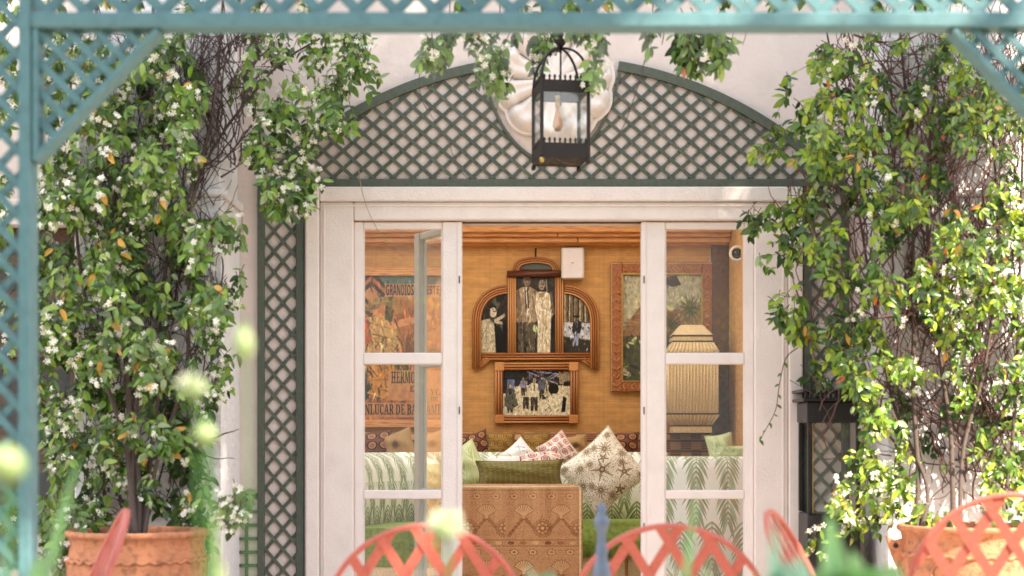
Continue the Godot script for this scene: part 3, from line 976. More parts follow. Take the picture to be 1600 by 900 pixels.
	p4.poly([Vector2(0.8, 0.05), Vector2(1, 0.02), Vector2(1, 0.3), Vector2(0.82, 0.3)], rgb(150, 130, 100))
	p4.poly([Vector2(0.06, 0.2), Vector2(0.17, 0.2), Vector2(0.17, 0.4), Vector2(0.06, 0.4)], rgb(110, 120, 150))
	p4.poly([Vector2(0.16, 0.36), Vector2(0.26, 0.33), Vector2(0.26, 0.72), Vector2(0.2, 0.72)], rgb(220, 206, 170))
	for q in [[0.1, 0.28, 0.62, rgb(84, 80, 68)], [0.33, 0.2, 0.62, rgb(206, 192, 156)], [0.45, 0.14, 0.72, rgb(224, 212, 178)], [0.63, 0.2, 0.6, rgb(200, 186, 150)], [0.56, 0.12, 0.5, rgb(98, 98, 112)], [0.29, 0.14, 0.4, rgb(140, 140, 160)]]:
		figure(p4, q[0], q[1], q[2], rgb(186, 168, 132), q[3], rgb(60, 54, 46), rgb(36, 32, 30))
	p4.poly([Vector2(0.02, 0.55), Vector2(0.18, 0.5), Vector2(0.22, 0.75), Vector2(0.1, 0.85), Vector2(0.02, 0.75)], rgb(98, 94, 80))
	p4.ell(0.73, 0.4, 0.075, 0.13, dark)
	p4.poly([Vector2(0.56, 0.66), Vector2(0.72, 0.5), Vector2(0.86, 0.5), Vector2(0.9, 0.95), Vector2(0.6, 0.97), Vector2(0.53, 0.86)], rgb(222, 208, 172))
	p4.ell(0.93, 0.4, 0.055, 0.13, rgb(204, 186, 148))
	p4.poly([Vector2(0.88, 0.25), Vector2(0.99, 0.23), Vector2(1, 0.34), Vector2(0.88, 0.34)], dark)
	p4.poly([Vector2(0.87, 0.55), Vector2(0.92, 0.6), Vector2(0.9, 0.88), Vector2(0.84, 0.9)], dark)
	for k in 36:
		var a = Vector2(rf(0, 1), rf(0.45, 0.98))
		p4.line(a, a + Vector2(rf(-0.07, 0.07), rf(-0.05, 0.07)), rf(0.008, 0.02), [dark, rgb(84, 74, 58), rgb(120, 106, 82)][k % 3], 0.002)
	p4.smear(rng, 500, 0.05, 0.012, 0.55)
	p4.age(rng, 0.10)
	# triptych
	var t = thing("photo_triptych", "arched rattan triptych frame holding three old black and white photographs", "picture frame", at(838, 500, z))
	var sheets = [
		[[Vector2(752, 551), Vector2(752, 500), Vector2(756, 483), Vector2(765, 470), Vector2(778, 462), Vector2(793, 459), Vector2(793, 551)], p1],
		[[Vector2(806, 551), Vector2(806, 432), Vector2(867, 432), Vector2(867, 551)], p2],
		[[Vector2(880, 551), Vector2(880, 459), Vector2(896, 462), Vector2(909, 470), Vector2(918, 483), Vector2(922, 500), Vector2(922, 551)], p3]]
	for s in sheets:
		var b = MB.new()
		var pl = px_poly(s[0], z - 0.012)
		b.plate(pl, z - 0.018, z - 0.012, poly_box(pl))
		tag(obj("photograph", b.done(), printed(s[1].tex(), 0.22), t), "old black and white photograph of people")
	var tb = MB.new()
	tb.plate(px_poly([Vector2(812, 421), Vector2(818, 413), Vector2(838, 408), Vector2(858, 413), Vector2(864, 421)], z - 0.012), z - 0.018, z - 0.012)
	obj("photograph", tb.done(), M.trellis, t)
	rods(t, [Vector2(752, 576), Vector2(752, 500)] + curve([Vector2(752, 500), Vector2(755, 484), Vector2(764, 470), Vector2(778, 462), Vector2(793, 459)], 5).slice(1), 4, -3.6, z)
	rods(t, [Vector2(922, 576), Vector2(922, 500)] + curve([Vector2(922, 500), Vector2(919, 484), Vector2(910, 470), Vector2(896, 462), Vector2(881, 459)], 5).slice(1), 4, 3.6, z)
	for x in [793.0, 867.0]:
		rods(t, [Vector2(x, 552), Vector2(x, 432)], 4, 3.4, z)
	rods(t, [Vector2(753, 551), Vector2(922, 551)], 3, 4.0, z)
	rods(t, curve([Vector2(801, 422), Vector2(803, 414), Vector2(813, 405), Vector2(837, 401), Vector2(861, 405), Vector2(871, 414), Vector2(873, 422)], 5), 3, 3.4, z)
	for s in [[Vector2(752, 574), Vector2(766, 563)], [Vector2(908, 563), Vector2(922, 574)]]:
		rods(t, s, 3, -2.6, z)
	obj("cross_pole", tube([at(792, 428, z + 0.012), at(836, 428, z + 0.012), at(877, 428, z + 0.012)], 0.0225, -1, 10), M.rattan_dark, t)
	obj("hook", tube([at(837, 388, z), at(837, 405, z)], 0.006, -1, 6), M.iron, t)
	var kn = []
	for k in 26: kn.append([Vector2(rf(755, 920), [552.5, 555.5, 558.5, 561.5][k % 4]), Vector2([795.0, 800.0, 869.0, 874.0][k % 4] - 7, rf(440, 550)), Vector2([739.0, 746.0, 926.0, 934.0][k % 4], rf(505, 574))][k % 3])
	# small framed group photograph
	var f = thing("framed_photograph", "bamboo framed group photograph hanging just below the triptych", "picture frame", at(838, 614, z))
	var b4 = MB.new()
	var pl4 = px_poly([Vector2(786, 652), Vector2(786, 578), Vector2(894, 578), Vector2(894, 652)], z - 0.012)
	b4.plate(pl4, z - 0.018, z - 0.012, poly_box(pl4))
	obj("photograph", b4.done(), printed(p4.tex(), 0.22), f)
	for e in [[Vector2(773, 566), Vector2(903, 566)], [Vector2(903, 649), Vector2(773, 649)]]:
		if e[0].x < e[1].x: rods(f, e, 3, 4.2, z)
		else: rods(f, [e[0], e[1]], 3, -4.2, z)
	rods(f, [Vector2(773, 578), Vector2(773, 650)], 3, -4.2, z)
	rods(f, [Vector2(891, 578), Vector2(891, 650)], 3, -4.2, z)
	for q in [[773, 566], [889, 566], [773, 648], [889, 648]]:
		obj("corner_block", span(at(q[0], q[1] + 14, z - 0.006), at(q[0] + 15, q[1], z) + Vector3(0, 0, 0.013), 0.005), M.rattan[q[1] % 3], f)
	# wall speaker
	var sp = thing("wall_speaker", "small cream box speaker high on the ochre wall by the triptych", "speaker", at(895, 411, z))
	var q0 = at(877, 437, z - 0.02)
	var q1 = at(913, 386.5, z + 0.06)
	obj("cabinet", span(q0, Vector3(q1.x, q1.y, z + 0.05), 0.008), M.white_plastic, sp)
	obj("grille", span(at(880, 434, z + 0.0505), Vector3(at(910.5, 0, z + 0.05).x, at(0, 389.5, z + 0.05).y, z + 0.054), 0.003), M.casing, sp)
	obj("badge", lathe([Vector2(0, 0.004), Vector2(0.008, 0.003), Vector2(0.009, 0)], 12, at(894.5, 411, z + 0.054)), M.iron, sp)
	# security camera / round speaker on the side wall
	var rc = thing("round_speaker", "round white speaker with a black cone near the ceiling on right wall", "speaker", at(1152, 396, -2.6))
	var rot = Basis(Vector3.RIGHT, PI / 2)
	var rb = MB.new(true)
	rb.lathe([Vector2(0, -0.05), Vector2(0.046, -0.05), Vector2(0.052, -0.01), Vector2(0.05, 0.0), Vector2(0.036, 0.004), Vector2(0.034, -0.004)], 28, at(1152, 396, -2.6), rot)
	obj("ring", rb.done(), M.white_plastic, rc)
	rb = MB.new(true)
	rb.lathe([Vector2(0.034, -0.004), Vector2(0.02, -0.012), Vector2(0.012, 0.0), Vector2(0, 0.003)], 24, at(1152, 396, -2.6), rot)
	obj("cone", rb.done(), M.lens_black, rc)
	obj("bracket", tube([at(1152, 396, -2.65), at(1152, 396, -2.65) + Vector3(0.2, 0, -0.02)], 0.012), M.white_plastic, rc)
	# large carved frame with a landscape
	var lp = Paint.new(300, 400, rgb(176, 172, 140))
	for k in 60: lp.ell(rf(0, 1), rf(0, 0.5), rf(0.05, 0.2), rf(0.01, 0.04), rgb(176, 172, 140).lerp([rgb(120, 140, 132), rgb(206, 190, 150)][k % 2], rf(0.1, 0.5)), rf(-0.3, 0.3))
	lp.poly([Vector2(0, 0.56), Vector2(0.1, 0.42), Vector2(0.25, 0.28), Vector2(0.4, 0.2), Vector2(0.6, 0.35), Vector2(0.85, 0.24), Vector2(1, 0.3), Vector2(1, 0.62), Vector2(0, 0.62)], rgb(142, 108, 76))
	for k in 60: lp.line(Vector2(rf(0, 1), rf(0.34, 0.6)), Vector2(rf(0, 1), rf(0.4, 0.6)), 0.01, rgb(142, 108, 76).lerp([rgb(84, 62, 46), rgb(186, 150, 110)][k % 2], 0.4), 0.002)
	lp.poly([Vector2(0, 0.58), Vector2(1, 0.56), Vector2(1, 1), Vector2(0, 1)], rgb(74, 76, 58))
	for k in 90: lp.ell(rf(0, 1), rf(0.6, 1), rf(0.02, 0.07), rf(0.008, 0.025), [rgb(120, 150, 60), rgb(44, 46, 36), rgb(196, 190, 150), rgb(88, 96, 50)][k % 4], rf(-1, 1))
	lp.poly([Vector2(0.56, 0.02), Vector2(0.68, 0.02), Vector2(0.74, 0.1), Vector2(0.62, 0.12), Vector2(0.54, 0.09)], rgb(60, 40, 30))
	for c in [[0.62, 0.46, 0.15], [0.85, 0.32, 0.2], [0.72, 0.58, 0.16]]:
		for k in 34:
			var a = TAU * k / 34 + rf(-0.05, 0.05)
			lp.line(Vector2(c[0], c[1]), Vector2(c[0] + cos(a) * c[2] * rf(0.7, 1.1), c[1] + sin(a) * c[2] * 0.75), 0.012, [rgb(40, 46, 24), rgb(70, 78, 38), rgb(104, 104, 54)][k % 3], 0.002)
	lp.smear(rng, 400, 0.05, 0.014, 0.4)
	lp.age(rng, 0.10)
	var pf = thing("framed_painting", "large landscape painting in a wide carved chevron wood frame", "painting", at(1034, 511, z))
	var bp = MB.new()
	var plp = px_poly([Vector2(972, 596), Vector2(972, 428), Vector2(1097, 428), Vector2(1097, 596)], z - 0.01)
	bp.plate(plp, z - 0.018, z - 0.01, poly_box(plp))
	obj("canvas", bp.done(), printed(lp.tex(), 0.35), pf)
	for e in [[954, 612, 972, 410], [1097, 612, 1115, 410], [972.3, 428, 1096.7, 410], [972.3, 612, 1096.7, 596]]:
		var a = at(e[0], e[1], z)
		var b = at(e[2], e[3], z)
		obj("moulding", span(Vector3(a.x, a.y, z - 0.02), Vector3(b.x, b.y, z + 0.012), 0.004), M.carved, pf)
	for e in [[971, 597, 973.5, 427], [1095.5, 597, 1098, 427], [973.6, 429.5, 1095.4, 427], [973.6, 597, 1095.4, 594.5]]:
		obj("gilt_slip", span(at(e[0], e[1], z) - Vector3(0, 0, 0.012), at(e[2], e[3], z) + Vector3(0, 0, 0.0165), 0.001), M.brass, pf)
	for s in 2:                                       # carved chevrons, up the sides and along the top and bottom
		for k in 14:
			var cx = 963.0 if s == 0 else 1106.0
			var cy = 432.0 + k * 13.0
			var up = -1.0 if k < 8 else 1.0
			if k == 7: continue
			for q in [-1.0, 1.0]:
				obj("chevron", tube([at(cx, cy + 4 * up, z + 0.013), at(cx + q * 6, cy - 3 * up, z + 0.013)], 0.006, 0.004, 5), M.rattan[0], pf)
		for k in 10:
			var cy = 419.0 if s == 0 else 604.0
			var cx = 976.0 + k * 13.0
			for q in [-1.0, 1.0]:
				obj("chevron", tube([at(cx - 3, cy, z + 0.013), at(cx + 4, cy + q * 6, z + 0.013)], 0.006, 0.004, 5), M.rattan[0], pf)
	for k in 56:                                      # the beaded outer edge
		var q = Vector2(955.5, 412 + k * 3.6) if k < 56 else Vector2.ZERO
		obj("bead", unit_box, M.cane, pf).transform = Transform3D(Basis.from_scale(Vector3(0.007, 0.007, 0.006)), at(q.x, q.y, z + 0.014) - base[pf])
	for k in 44:
		obj("bead", unit_box, M.cane, pf).transform = Transform3D(Basis.from_scale(Vector3(0.007, 0.007, 0.006)), at(957 + k * 3.6, 411.6, z + 0.014) - base[pf])
	# the old festival poster behind the left door
	poster(z)

func poster(z: float):
	var pp = Paint.new(320, 480, rgb(160, 98, 52))
	pp.poly([Vector2(0, 0), Vector2(1, 0), Vector2(1, 0.055), Vector2(0.4, 0.07), Vector2(0, 0.17)], rgb(84, 100, 88))
	for k in 120: pp.ell(rf(0, 1), rf(0.15, 1), rf(0.02, 0.12), rf(0.01, 0.05), rgb(160, 98, 52).lerp([rgb(190, 126, 74), rgb(122, 64, 34), rgb(176, 112, 44), rgb(96, 66, 40)][k % 4], rf(0.3, 0.9)), rf(0, 3))
	for k in 4:
		var r = 0.24 - k * 0.05
		pp.poly([Vector2(0.2, 0.13 - r * 0.7), Vector2(0.2 + r, 0.13), Vector2(0.2, 0.13 + r * 0.7), Vector2(0.2 - r, 0.13)], [rgb(60, 38, 26), rgb(170, 104, 60), rgb(50, 30, 22), rgb(186, 130, 80)][k])
	pp.poly([Vector2(0.06, 0.4), Vector2(0.0, 0.62), Vector2(0.0, 1.0), Vector2(0.3, 0.72), Vector2(0.28, 0.5)], rgb(48, 56, 46))
	pp.poly([Vector2(0.1, 0.30), Vector2(0.3, 0.27), Vector2(0.42, 0.33), Vector2(0.5, 0.52), Vector2(0.38, 0.6), Vector2(0.12, 0.56)], rgb(190, 148, 92))
	pp.poly([Vector2(0.02, 0.32), Vector2(0.16, 0.3), Vector2(0.2, 0.46), Vector2(0.06, 0.5)], rgb(196, 84, 38))
	pp.line(Vector2(0.36, 0.35), Vector2(0.78, 0.28), 0.06, rgb(206, 138, 88), 0.035)
	pp.ell(0.29, 0.22, 0.085, 0.075, rgb(204, 136, 88))
	pp.poly([Vector2(0.22, 0.16), Vector2(0.36, 0.14), Vector2(0.38, 0.2), Vector2(0.18, 0.23)], rgb(150, 124, 74))
	pp.poly([Vector2(0.1, 0.22), Vector2(0.45, 0.17), Vector2(0.44, 0.2), Vector2(0.12, 0.25)], rgb(112, 90, 50))
	pp.line(Vector2(0.3, 0.225), Vector2(0.36, 0.22), 0.01, rgb(60, 30, 20))
	pp.poly([Vector2(0.2, 0.58), Vector2(0.5, 0.6), Vector2(0.8, 0.5), Vector2(0.98, 0.56), Vector2(0.7, 0.66), Vector2(0.4, 0.68)], rgb(52, 44, 34))
	pp.poly([Vector2(0.18, 0.6), Vector2(0.44, 0.62), Vector2(0.5, 0.78), Vector2(0.3, 0.86), Vector2(0.14, 0.8)], rgb(200, 132, 44))
	pp.poly([Vector2(0.55, 0.6), Vector2(0.72, 0.62), Vector2(0.84, 0.84), Vector2(0.62, 0.84)], rgb(176, 84, 46))
	pp.poly([Vector2(0, 0.62), Vector2(0.12, 0.6), Vector2(0.2, 0.78), Vector2(0.1, 0.86), Vector2(0, 0.84)], rgb(40, 44, 36))
	pp.ell(0.31, 0.235, 0.05, 0.045, rgb(178, 104, 64))
	pp.poly([Vector2(0.34, 0.2), Vector2(0.42, 0.24), Vector2(0.4, 0.32), Vector2(0.33, 0.3)], rgb(40, 26, 20))
	for k in 26:                                # dark outlines and folds of the dress
		var a = Vector2(rf(0.02, 0.5), rf(0.3, 0.84))
		pp.line(a, a + Vector2(rf(-0.05, 0.09), rf(0.02, 0.14)), 0.014, [rgb(44, 30, 20), rgb(74, 48, 28), rgb(36, 40, 30)][k % 3], 0.003)
	for k in 16:
		var a = Vector2(rf(0.5, 0.98), rf(0.2, 0.8))
		pp.line(a, a + Vector2(rf(-0.2, 0.05), rf(0.02, 0.1)), 0.012, [rgb(120, 62, 32), rgb(96, 54, 30), rgb(226, 172, 110)][k % 3], 0.002)
	for k in 40: pp.line(Vector2(rf(0.05, 0.6), rf(0.3, 0.9)), Vector2(rf(0.1, 0.6), rf(0.35, 0.9)), 0.008, [rgb(84, 58, 34), rgb(216, 170, 108), rgb(140, 78, 40)][k % 3], 0.001)
	pp.smear(rng, 500, 0.06, 0.014, 0.4)
	for e in [[0.33, 0.055, 0.98, 0.15], [0.36, 0.655, 0.98, 0.87], [0.02, 0.88, 0.99, 0.985]]:
		pp.poly([Vector2(e[0], e[1]), Vector2(e[2], e[1] + 0.005), Vector2(e[2], e[3]), Vector2(e[0], e[3] - 0.005)], rgb(190, 130, 78))
	pp.age(rng, 0.07)
	var zz = z + 0.0
	var p = thing("festival_poster", "large framed vintage festival poster seen through the left door panes", "poster", at(630, 545, zz))
	var pl = px_poly([Vector2(548, 656), Vector2(548, 431), Vector2(709, 431), Vector2(709, 656)], zz - 0.012)
	var b = MB.new()
	b.plate(pl, zz - 0.02, zz - 0.012, poly_box(pl))
	obj("sheet", b.done(), printed(pp.tex(), 0.3), p)
	for e in [[536, 668, 548, 418], [709, 668, 714, 418], [548.3, 431, 708.7, 418], [548.3, 668, 708.7, 656]]:
		obj("frame", span(at(e[0], e[1], zz) - Vector3(0, 0, 0.02), at(e[2], e[3], zz) + Vector3(0, 0, 0.012), 0.004), M.pine, p)
	var ink = mat(rgb(20, 15, 12), 0.8)
	var font = SystemFont.new()
	font.font_names = PackedStringArray(["Droid Serif"])
	font.font_weight = 700
	var sans = SystemFont.new()
	sans.font_names = PackedStringArray(["Droid Sans"])
	sans.font_weight = 700
	for e in [["GRANDIOSOS", 603.0, 657.0, 445.0, 462.0, true], ["FESTEJOS", 660.0, 703.0, 445.0, 462.0, true], ["HERMOSA", 611.0, 662.0, 581.0, 599.0, false], ["EXP.", 641.0, 660.0, 603.0, 612.0, false], ["Y C.", 673.0, 688.0, 608.0, 617.0, false], ["DE", 673.0, 684.0, 620.0, 627.0, false], ["SANLUCAR DE BARRAMEDA", 556.0, 706.0, 632.0, 648.0, false]]:
		var tm = TextMesh.new()
		tm.text = e[0]
		tm.font = font
		tm.font_size = 48
		tm.pixel_size = 0.01
		tm.depth = 0.02
		if e[5]: tm.font = sans
		var size = tm.get_aabb().size
		var a = at(e[1], e[4], zz - 0.0105)
		var c = at(e[2], e[3], zz - 0.0105)
		var o = obj("lettering", tm, ink, p)
		var sx = (c.x - a.x) / size.x
		var sy = (c.y - a.y) / (size.y)
		o.position += (a + c) / 2.0
		o.scale = Vector3(sx, sy, 0.08)

# ------------------------------------------------------------------ furniture
func pillow(w: float, h: float, t: float, m: Material, parent: Node, called := "cover") -> MeshInstance3D:
	var b = MB.new(true)
	var n = 18
	for side in [1.0, -1.0]:
		var f = func(i: int, k: int) -> Vector3:
			var u = 2.0 * i / n - 1.0
			var v = 2.0 * k / n - 1.0
			var puff = pow(maxf(1.0 - pow(absf(u), 2.4), 0.0), 0.55) * pow(maxf(1.0 - pow(absf(v), 2.4), 0.0), 0.55)
			var pin = 1.0 - 0.10 * (1.0 - pow(absf(v), 2.0))
			var pin2 = 1.0 - 0.10 * (1.0 - pow(absf(u), 2.0))
			return Vector3(u * w / 2 * pin, v * h / 2 * pin2, side * (t / 2 * puff + 0.012 * puff * sin(u * 5.0 + v * 3.0) * cos(v * 4.0 - u * 2.0)))
		for i in n:
			for k in n:
				var ua = Vector2(float(i) / n, 1.0 - float(k) / n)
				var ub = Vector2(float(i + 1) / n, 1.0 - float(k) / n)
				var uc = Vector2(float(i + 1) / n, 1.0 - float(k + 1) / n)
				var ud = Vector2(float(i) / n, 1.0 - float(k + 1) / n)
				if side > 0: b.quad(f.call(i, k), f.call(i + 1, k), f.call(i + 1, k + 1), f.call(i, k + 1), ua, ub, uc, ud)
				else: b.quad(f.call(i + 1, k), f.call(i, k), f.call(i, k + 1), f.call(i + 1, k + 1), ub, ua, ud, uc)
	var o = obj(called, b.done(), m, parent)
	var edge = MB.new(true)
	var pts = []
	for s in 4:
		for k in 12:
			var q = 2.0 * k / 12.0 - 1.0
			var u = [q, 1.0, -q, -1.0][s] as float
			var v = [-1.0, q, 1.0, -q][s] as float
			pts.append(Vector3(u * w / 2 * (1.0 - 0.10 * (1.0 - v * v)), v * h / 2 * (1.0 - 0.10 * (1.0 - u * u)), 0))
	pts.append(pts[0])
	edge.tube(pts, 0.004, 0.004, 5, false)
	obj("piping", edge.done(), m, parent)
	return o

func cushion(label: String, px: float, py: float, z: float, wpx: float, hpx: float, roll: float, m: Material, tilt := -0.25, yaw := 0.0, thick := 0.15):
	var c = local_thing("cushion", label, "cushion", "cushions on the sofas")
	var s = FOCAL / (CAM_Z - z)
	pillow(wpx / s, hpx / s, thick, m, c)
	c.position = at(px, py, z)
	c.basis = Basis.from_euler(Vector3(tilt, yaw, roll))

func frond(p: Paint, x: float, y: float, len: float, sp: float, tones: Array):      # one upright palm frond of curved leaflets
	for k in 10:
		var t = k / 9.0
		var yy = y - len * t
		for s in [-1.0, 1.0]:
			var r = sp * (1.0 - 0.6 * t) * rf(0.85, 1.1)
			var c: Color = tones[rng.randi() % tones.size()]
			var last = Vector2(x, yy)
			for q in 4:
				var f0 = (q + 1) / 4.0
				var nxt = Vector2(x + s * r * pow(f0, 0.9), yy - len * 0.42 * pow(f0, 1.2))
				p.line(last, nxt, [0.010, 0.019, 0.021, 0.014][q], c, [0.019, 0.021, 0.014, 0.002][q])
				last = nxt
	p.line(Vector2(x, y), Vector2(x, y - len), 0.010, tones[0], 0.004)

func furniture():
	var greens = [rgb(150, 162, 118), rgb(166, 174, 136), rgb(136, 148, 106), rgb(182, 188, 152)]
	var fp = Paint.new(640, 640, rgb(240, 240, 226))
	for row in 3:
		for k in 5:
			frond(fp, (k + (0.5 if row % 2 else 0.0)) / 4.0 - 0.05, 0.42 + row * 0.36, 0.36, 0.12, greens)
	fp.grain(rng, 0.04)
	var fern = cloth(fp.tex(), Vector3(1, 1, 1))
	# tapestry of shells and flowers
	var tp = Paint.new(640, 640, rgb(198, 144, 98))
	for k in 5200:
		tp.ell(rf(0, 1), rf(0, 1), rf(0.002, 0.004), rf(0.002, 0.004), [rgb(222, 176, 130), rgb(150, 94, 54), rgb(176, 118, 72)][k % 3])
	var tdark = rgb(128, 76, 42)
	var tmid = rgb(164, 104, 60)
	var tlight = rgb(224, 176, 124)
	for r in 2:
		var y0 = r * 0.5
		for k in 6:                                   # top row of small round flowers
			tp.ell(k / 6.0 + 0.08, y0 + 0.035, 0.04, 0.03, tdark)
			for a in 7: tp.ell(k / 6.0 + 0.08 + cos(TAU * a / 7) * 0.024, y0 + 0.035 + sin(TAU * a / 7) * 0.018, 0.010, 0.009, tlight)
		for k in 3:
			var cx = k / 3.0 + 0.166
			var cy = y0 + 0.19
			var dirn = 1.0 if k % 2 else -1.0
			for a in 12: tp.ell(cx + dirn * 0.012 * a, cy + 0.03 + 0.015 * a, 0.016, 0.012, [tdark, tmid][a % 2], 0.7)
			for a in 9: tp.ell(cx - dirn * 0.013 * a, cy + 0.03 + 0.014 * a, 0.02, 0.008, tdark, 0.8 * dirn)
			var fan = [Vector2(cx, cy + 0.035)]
			for a in 13:
				var q = -1.25 + a * 0.2083
				fan.append(Vector2(cx + sin(q) * 0.095, cy - cos(q) * 0.085))
			tp.poly(fan, tdark)
			for a in 9:
				var q = -1.1 + a * 0.275
				tp.line(Vector2(cx, cy + 0.025), Vector2(cx + sin(q) * 0.088, cy - cos(q) * 0.08), 0.003, tlight, 0.017)
			tp.ell(cx, cy + 0.03, 0.016, 0.014, tlight)
			var fx = cx + 0.1667
			var fy = y0 + 0.32
			for a in 22: tp.ell(fx + cos(TAU * a / 22) * 0.083, fy + sin(TAU * a / 22) * 0.078, 0.008, 0.008, tdark)
			tp.ell(fx, fy, 0.072, 0.068, tmid)
			for a in 8: tp.ell(fx + cos(TAU * a / 8) * 0.044, fy + sin(TAU * a / 8) * 0.042, 0.023, 0.021, tdark)
			for a in 8: tp.ell(fx + cos(TAU * a / 8) * 0.044, fy + sin(TAU * a / 8) * 0.042, 0.014, 0.013, rgb(206, 150, 92))
			tp.ell(fx, fy, 0.026, 0.024, tdark)
			tp.ell(fx, fy, 0.015, 0.014, tlight)
		for k in 2: tp.line(Vector2(0, y0 + 0.425 + k * 0.055), Vector2(1, y0 + 0.425 + k * 0.055), 0.006, tdark)
		for k in 9: tp.ell(k / 9.0 + 0.05, y0 + 0.452, 0.03, 0.016, [tdark, tmid, tlight][k % 3])
	for k in 2500:
		tp.ell(rf(0, 1), rf(0, 1), rf(0.002, 0.0035), rf(0.002, 0.0035), [rgb(214, 164, 116), rgb(140, 86, 48)][k % 2])
	tp.grain(rng, 0.08)
	var tapestry = cloth(tp.tex(), Vector3(1, 1, 1))
	# woven check of the wall banquette
	var wp = Paint.new(256, 256, rgb(92, 42, 30))
	for r in 4:
		for k in 4:
			var x = k * 0.25
			var y = r * 0.25
			if (k + r) % 2 == 0:
				wp.poly([Vector2(x, y + 0.01), Vector2(x + 0.25, y + 0.01), Vector2(x + 0.25, y + 0.2), Vector2(x, y + 0.2)], rgb(186, 142, 88))
			else:
				for q in 4:
					wp.poly([Vector2(x, y + q * 0.055), Vector2(x + 0.25, y + q * 0.055), Vector2(x + 0.25, y + 0.026 + q * 0.055), Vector2(x, y + 0.026 + q * 0.055)], rgb(160, 112, 70))
	wp.grain(rng, 0.1)
	var check = cloth(wp.tex(), Vector3(3.6, 3.6, 1))
	# banquette against the wall
	var bq = thing("wall_banquette", "long low banquette in brown and tan checked weave along the back wall", "bench", Vector3(-0.6, 0.12, -3.0))
	var s1 = MB.new(true)
	s1.sweep([Vector2(1.33, -3.19), Vector2(-2.55, -3.19)], [Vector2(0.0, 0.3), Vector2(-0.16, 0.3), Vector2(-0.16, 1.10), Vector2(-0.13, 1.145), Vector2(-0.08, 1.16), Vector2(-0.02, 1.15), Vector2(0.0, 1.10)], 1.0, 1.0)
	obj("backrest", s1.done(), check, bq)
	obj("seat", span(Vector3(-2.55, 0.121, -3.02), Vector3(1.33, 0.55, -2.72), 0.03), M.carved, bq)
	# fern sofa: a curved run of back, seat and base
	var path = curve([Vector2(0.98, -2.62), Vector2(0.4, -2.62), Vector2(-0.1, -2.6), Vector2(-0.5, -2.5), Vector2(-0.82, -2.22), Vector2(-1.04, -1.8), Vector2(-1.2, -1.2)], 7)
	var sofa = thing("fern_sofa", "curved sofa in white and green fern fabric with a lime velvet seat", "sofa", Vector3(0.2, 0.12, -2.3))
	var s2 = MB.new(true)
	s2.sweep(path, [Vector2(0.0, 0.5), Vector2(-0.26, 0.5), Vector2(-0.27, 0.75), Vector2(-0.25, 0.93), Vector2(-0.21, 1.0), Vector2(-0.13, 1.035), Vector2(-0.05, 1.02), Vector2(0.0, 0.96)], 1.6, 1.6)
	obj("backrest", s2.done(), fern, sofa)
	s2 = MB.new(true)
	s2.sweep(path, [Vector2(-0.25, 0.42), Vector2(-0.84, 0.42), Vector2(-0.87, 0.5), Vector2(-0.86, 0.57), Vector2(-0.8, 0.61), Vector2(-0.5, 0.63), Vector2(-0.25, 0.62)], 1, 1)
	obj("seat_cushion", s2.done(), M.velvet, sofa)
	s2 = MB.new()
	s2.sweep(path, [Vector2(-0.05, 0.121), Vector2(-0.8, 0.121), Vector2(-0.8, 0.419), Vector2(-0.05, 0.419)], 1, 1)
	obj("base", s2.done(), M.cane, sofa)
	for k in 26:                                # upright canes of the woven base front
		var i = mini(k * 42 / 26, path.size() - 2)
		var d: Vector2 = (path[i + 1] - path[i]).normalized()
		var q: Vector2 = path[i] + Vector2(-d.y, d.x) * -0.805
		obj("cane", tube([Vector3(q.x, 0.13, q.y), Vector3(q.x, 0.41, q.y)], 0.009, -1, 6), M.rattan[k % 3], sofa)
	# fern armchair on the right, its back to the door
	var fc = thing("fern_armchair", "armchair in white and green fern fabric standing right of the opening", "armchair", Vector3(1.1, 0.12, -1.0))
	var s3 = MB.new(true)
	s3.sweep([Vector2(0.76, -0.95), Vector2(0.78, -0.84), Vector2(1.0, -0.8), Vector2(1.3, -0.8), Vector2(1.42, -0.84)], [Vector2(0.0, 0.16), Vector2(0.0, 0.95), Vector2(0.025, 1.0), Vector2(0.08, 1.022), Vector2(0.15, 1.0), Vector2(0.17, 0.95), Vector2(0.17, 0.16)].map(func(q): return Vector2(-q.x, q.y)), 1.5, 1.5)
	obj("backrest", s3.done(), fern, fc)
	obj("seat", span(Vector3(0.8, 0.3, -1.6), Vector3(1.42, 0.58, -1.02), 0.04), fern, fc)
	for x in [0.85, 1.36]:
		for zz in [-0.95, -1.55]:
			obj("leg", span(Vector3(x, 0.121, zz), Vector3(x + 0.05, 0.3, zz + 0.05)), M.carved, fc)
	# tapestry armchair, its back to the door
	var z0 = -0.6
	var xa = at(706, 0, z0).x
	var xb = at(911, 0, z0).x
	var ty = at(0, 757, z0).y
	var ac = thing("tapestry_armchair", "armchair in tan shell and flower tapestry with its back to the door", "armchair", Vector3((xa + xb) / 2, 0.12, -0.9))
	var bk = MB.new(true)
	bk.box(Vector3((xa + xb) / 2, (ty + 0.24) / 2, z0 - 0.07), Vector3(xb - xa, ty - 0.24, 0.14), 0.03)
	var bm = bk.done()
	var mt = tapestry.duplicate() as StandardMaterial3D
	mt.uv1_triplanar = true
	mt.uv1_scale = Vector3(1.75, 1.75, 1.75)
	mt.uv1_offset = Vector3(0.06, 0.53, 0)
	obj("backrest", bm, mt, ac)
	var pip = [Vector3(xa + 0.014, 0.25, z0 - 0.015), Vector3(xa + 0.014, ty - 0.015, z0 - 0.015), Vector3(xb - 0.014, ty - 0.015, z0 - 0.015), Vector3(xb - 0.014, 0.25, z0 - 0.015)]
	for k in 3:
		obj("piping", tube([pip[k], pip[k + 1]], 0.007, -1, 7), M.cane, ac)
	obj("seat", span(Vector3(xa + 0.12, 0.3, -1.3), Vector3(xb - 0.12, 0.56, z0 - 0.145), 0.03), mt, ac)
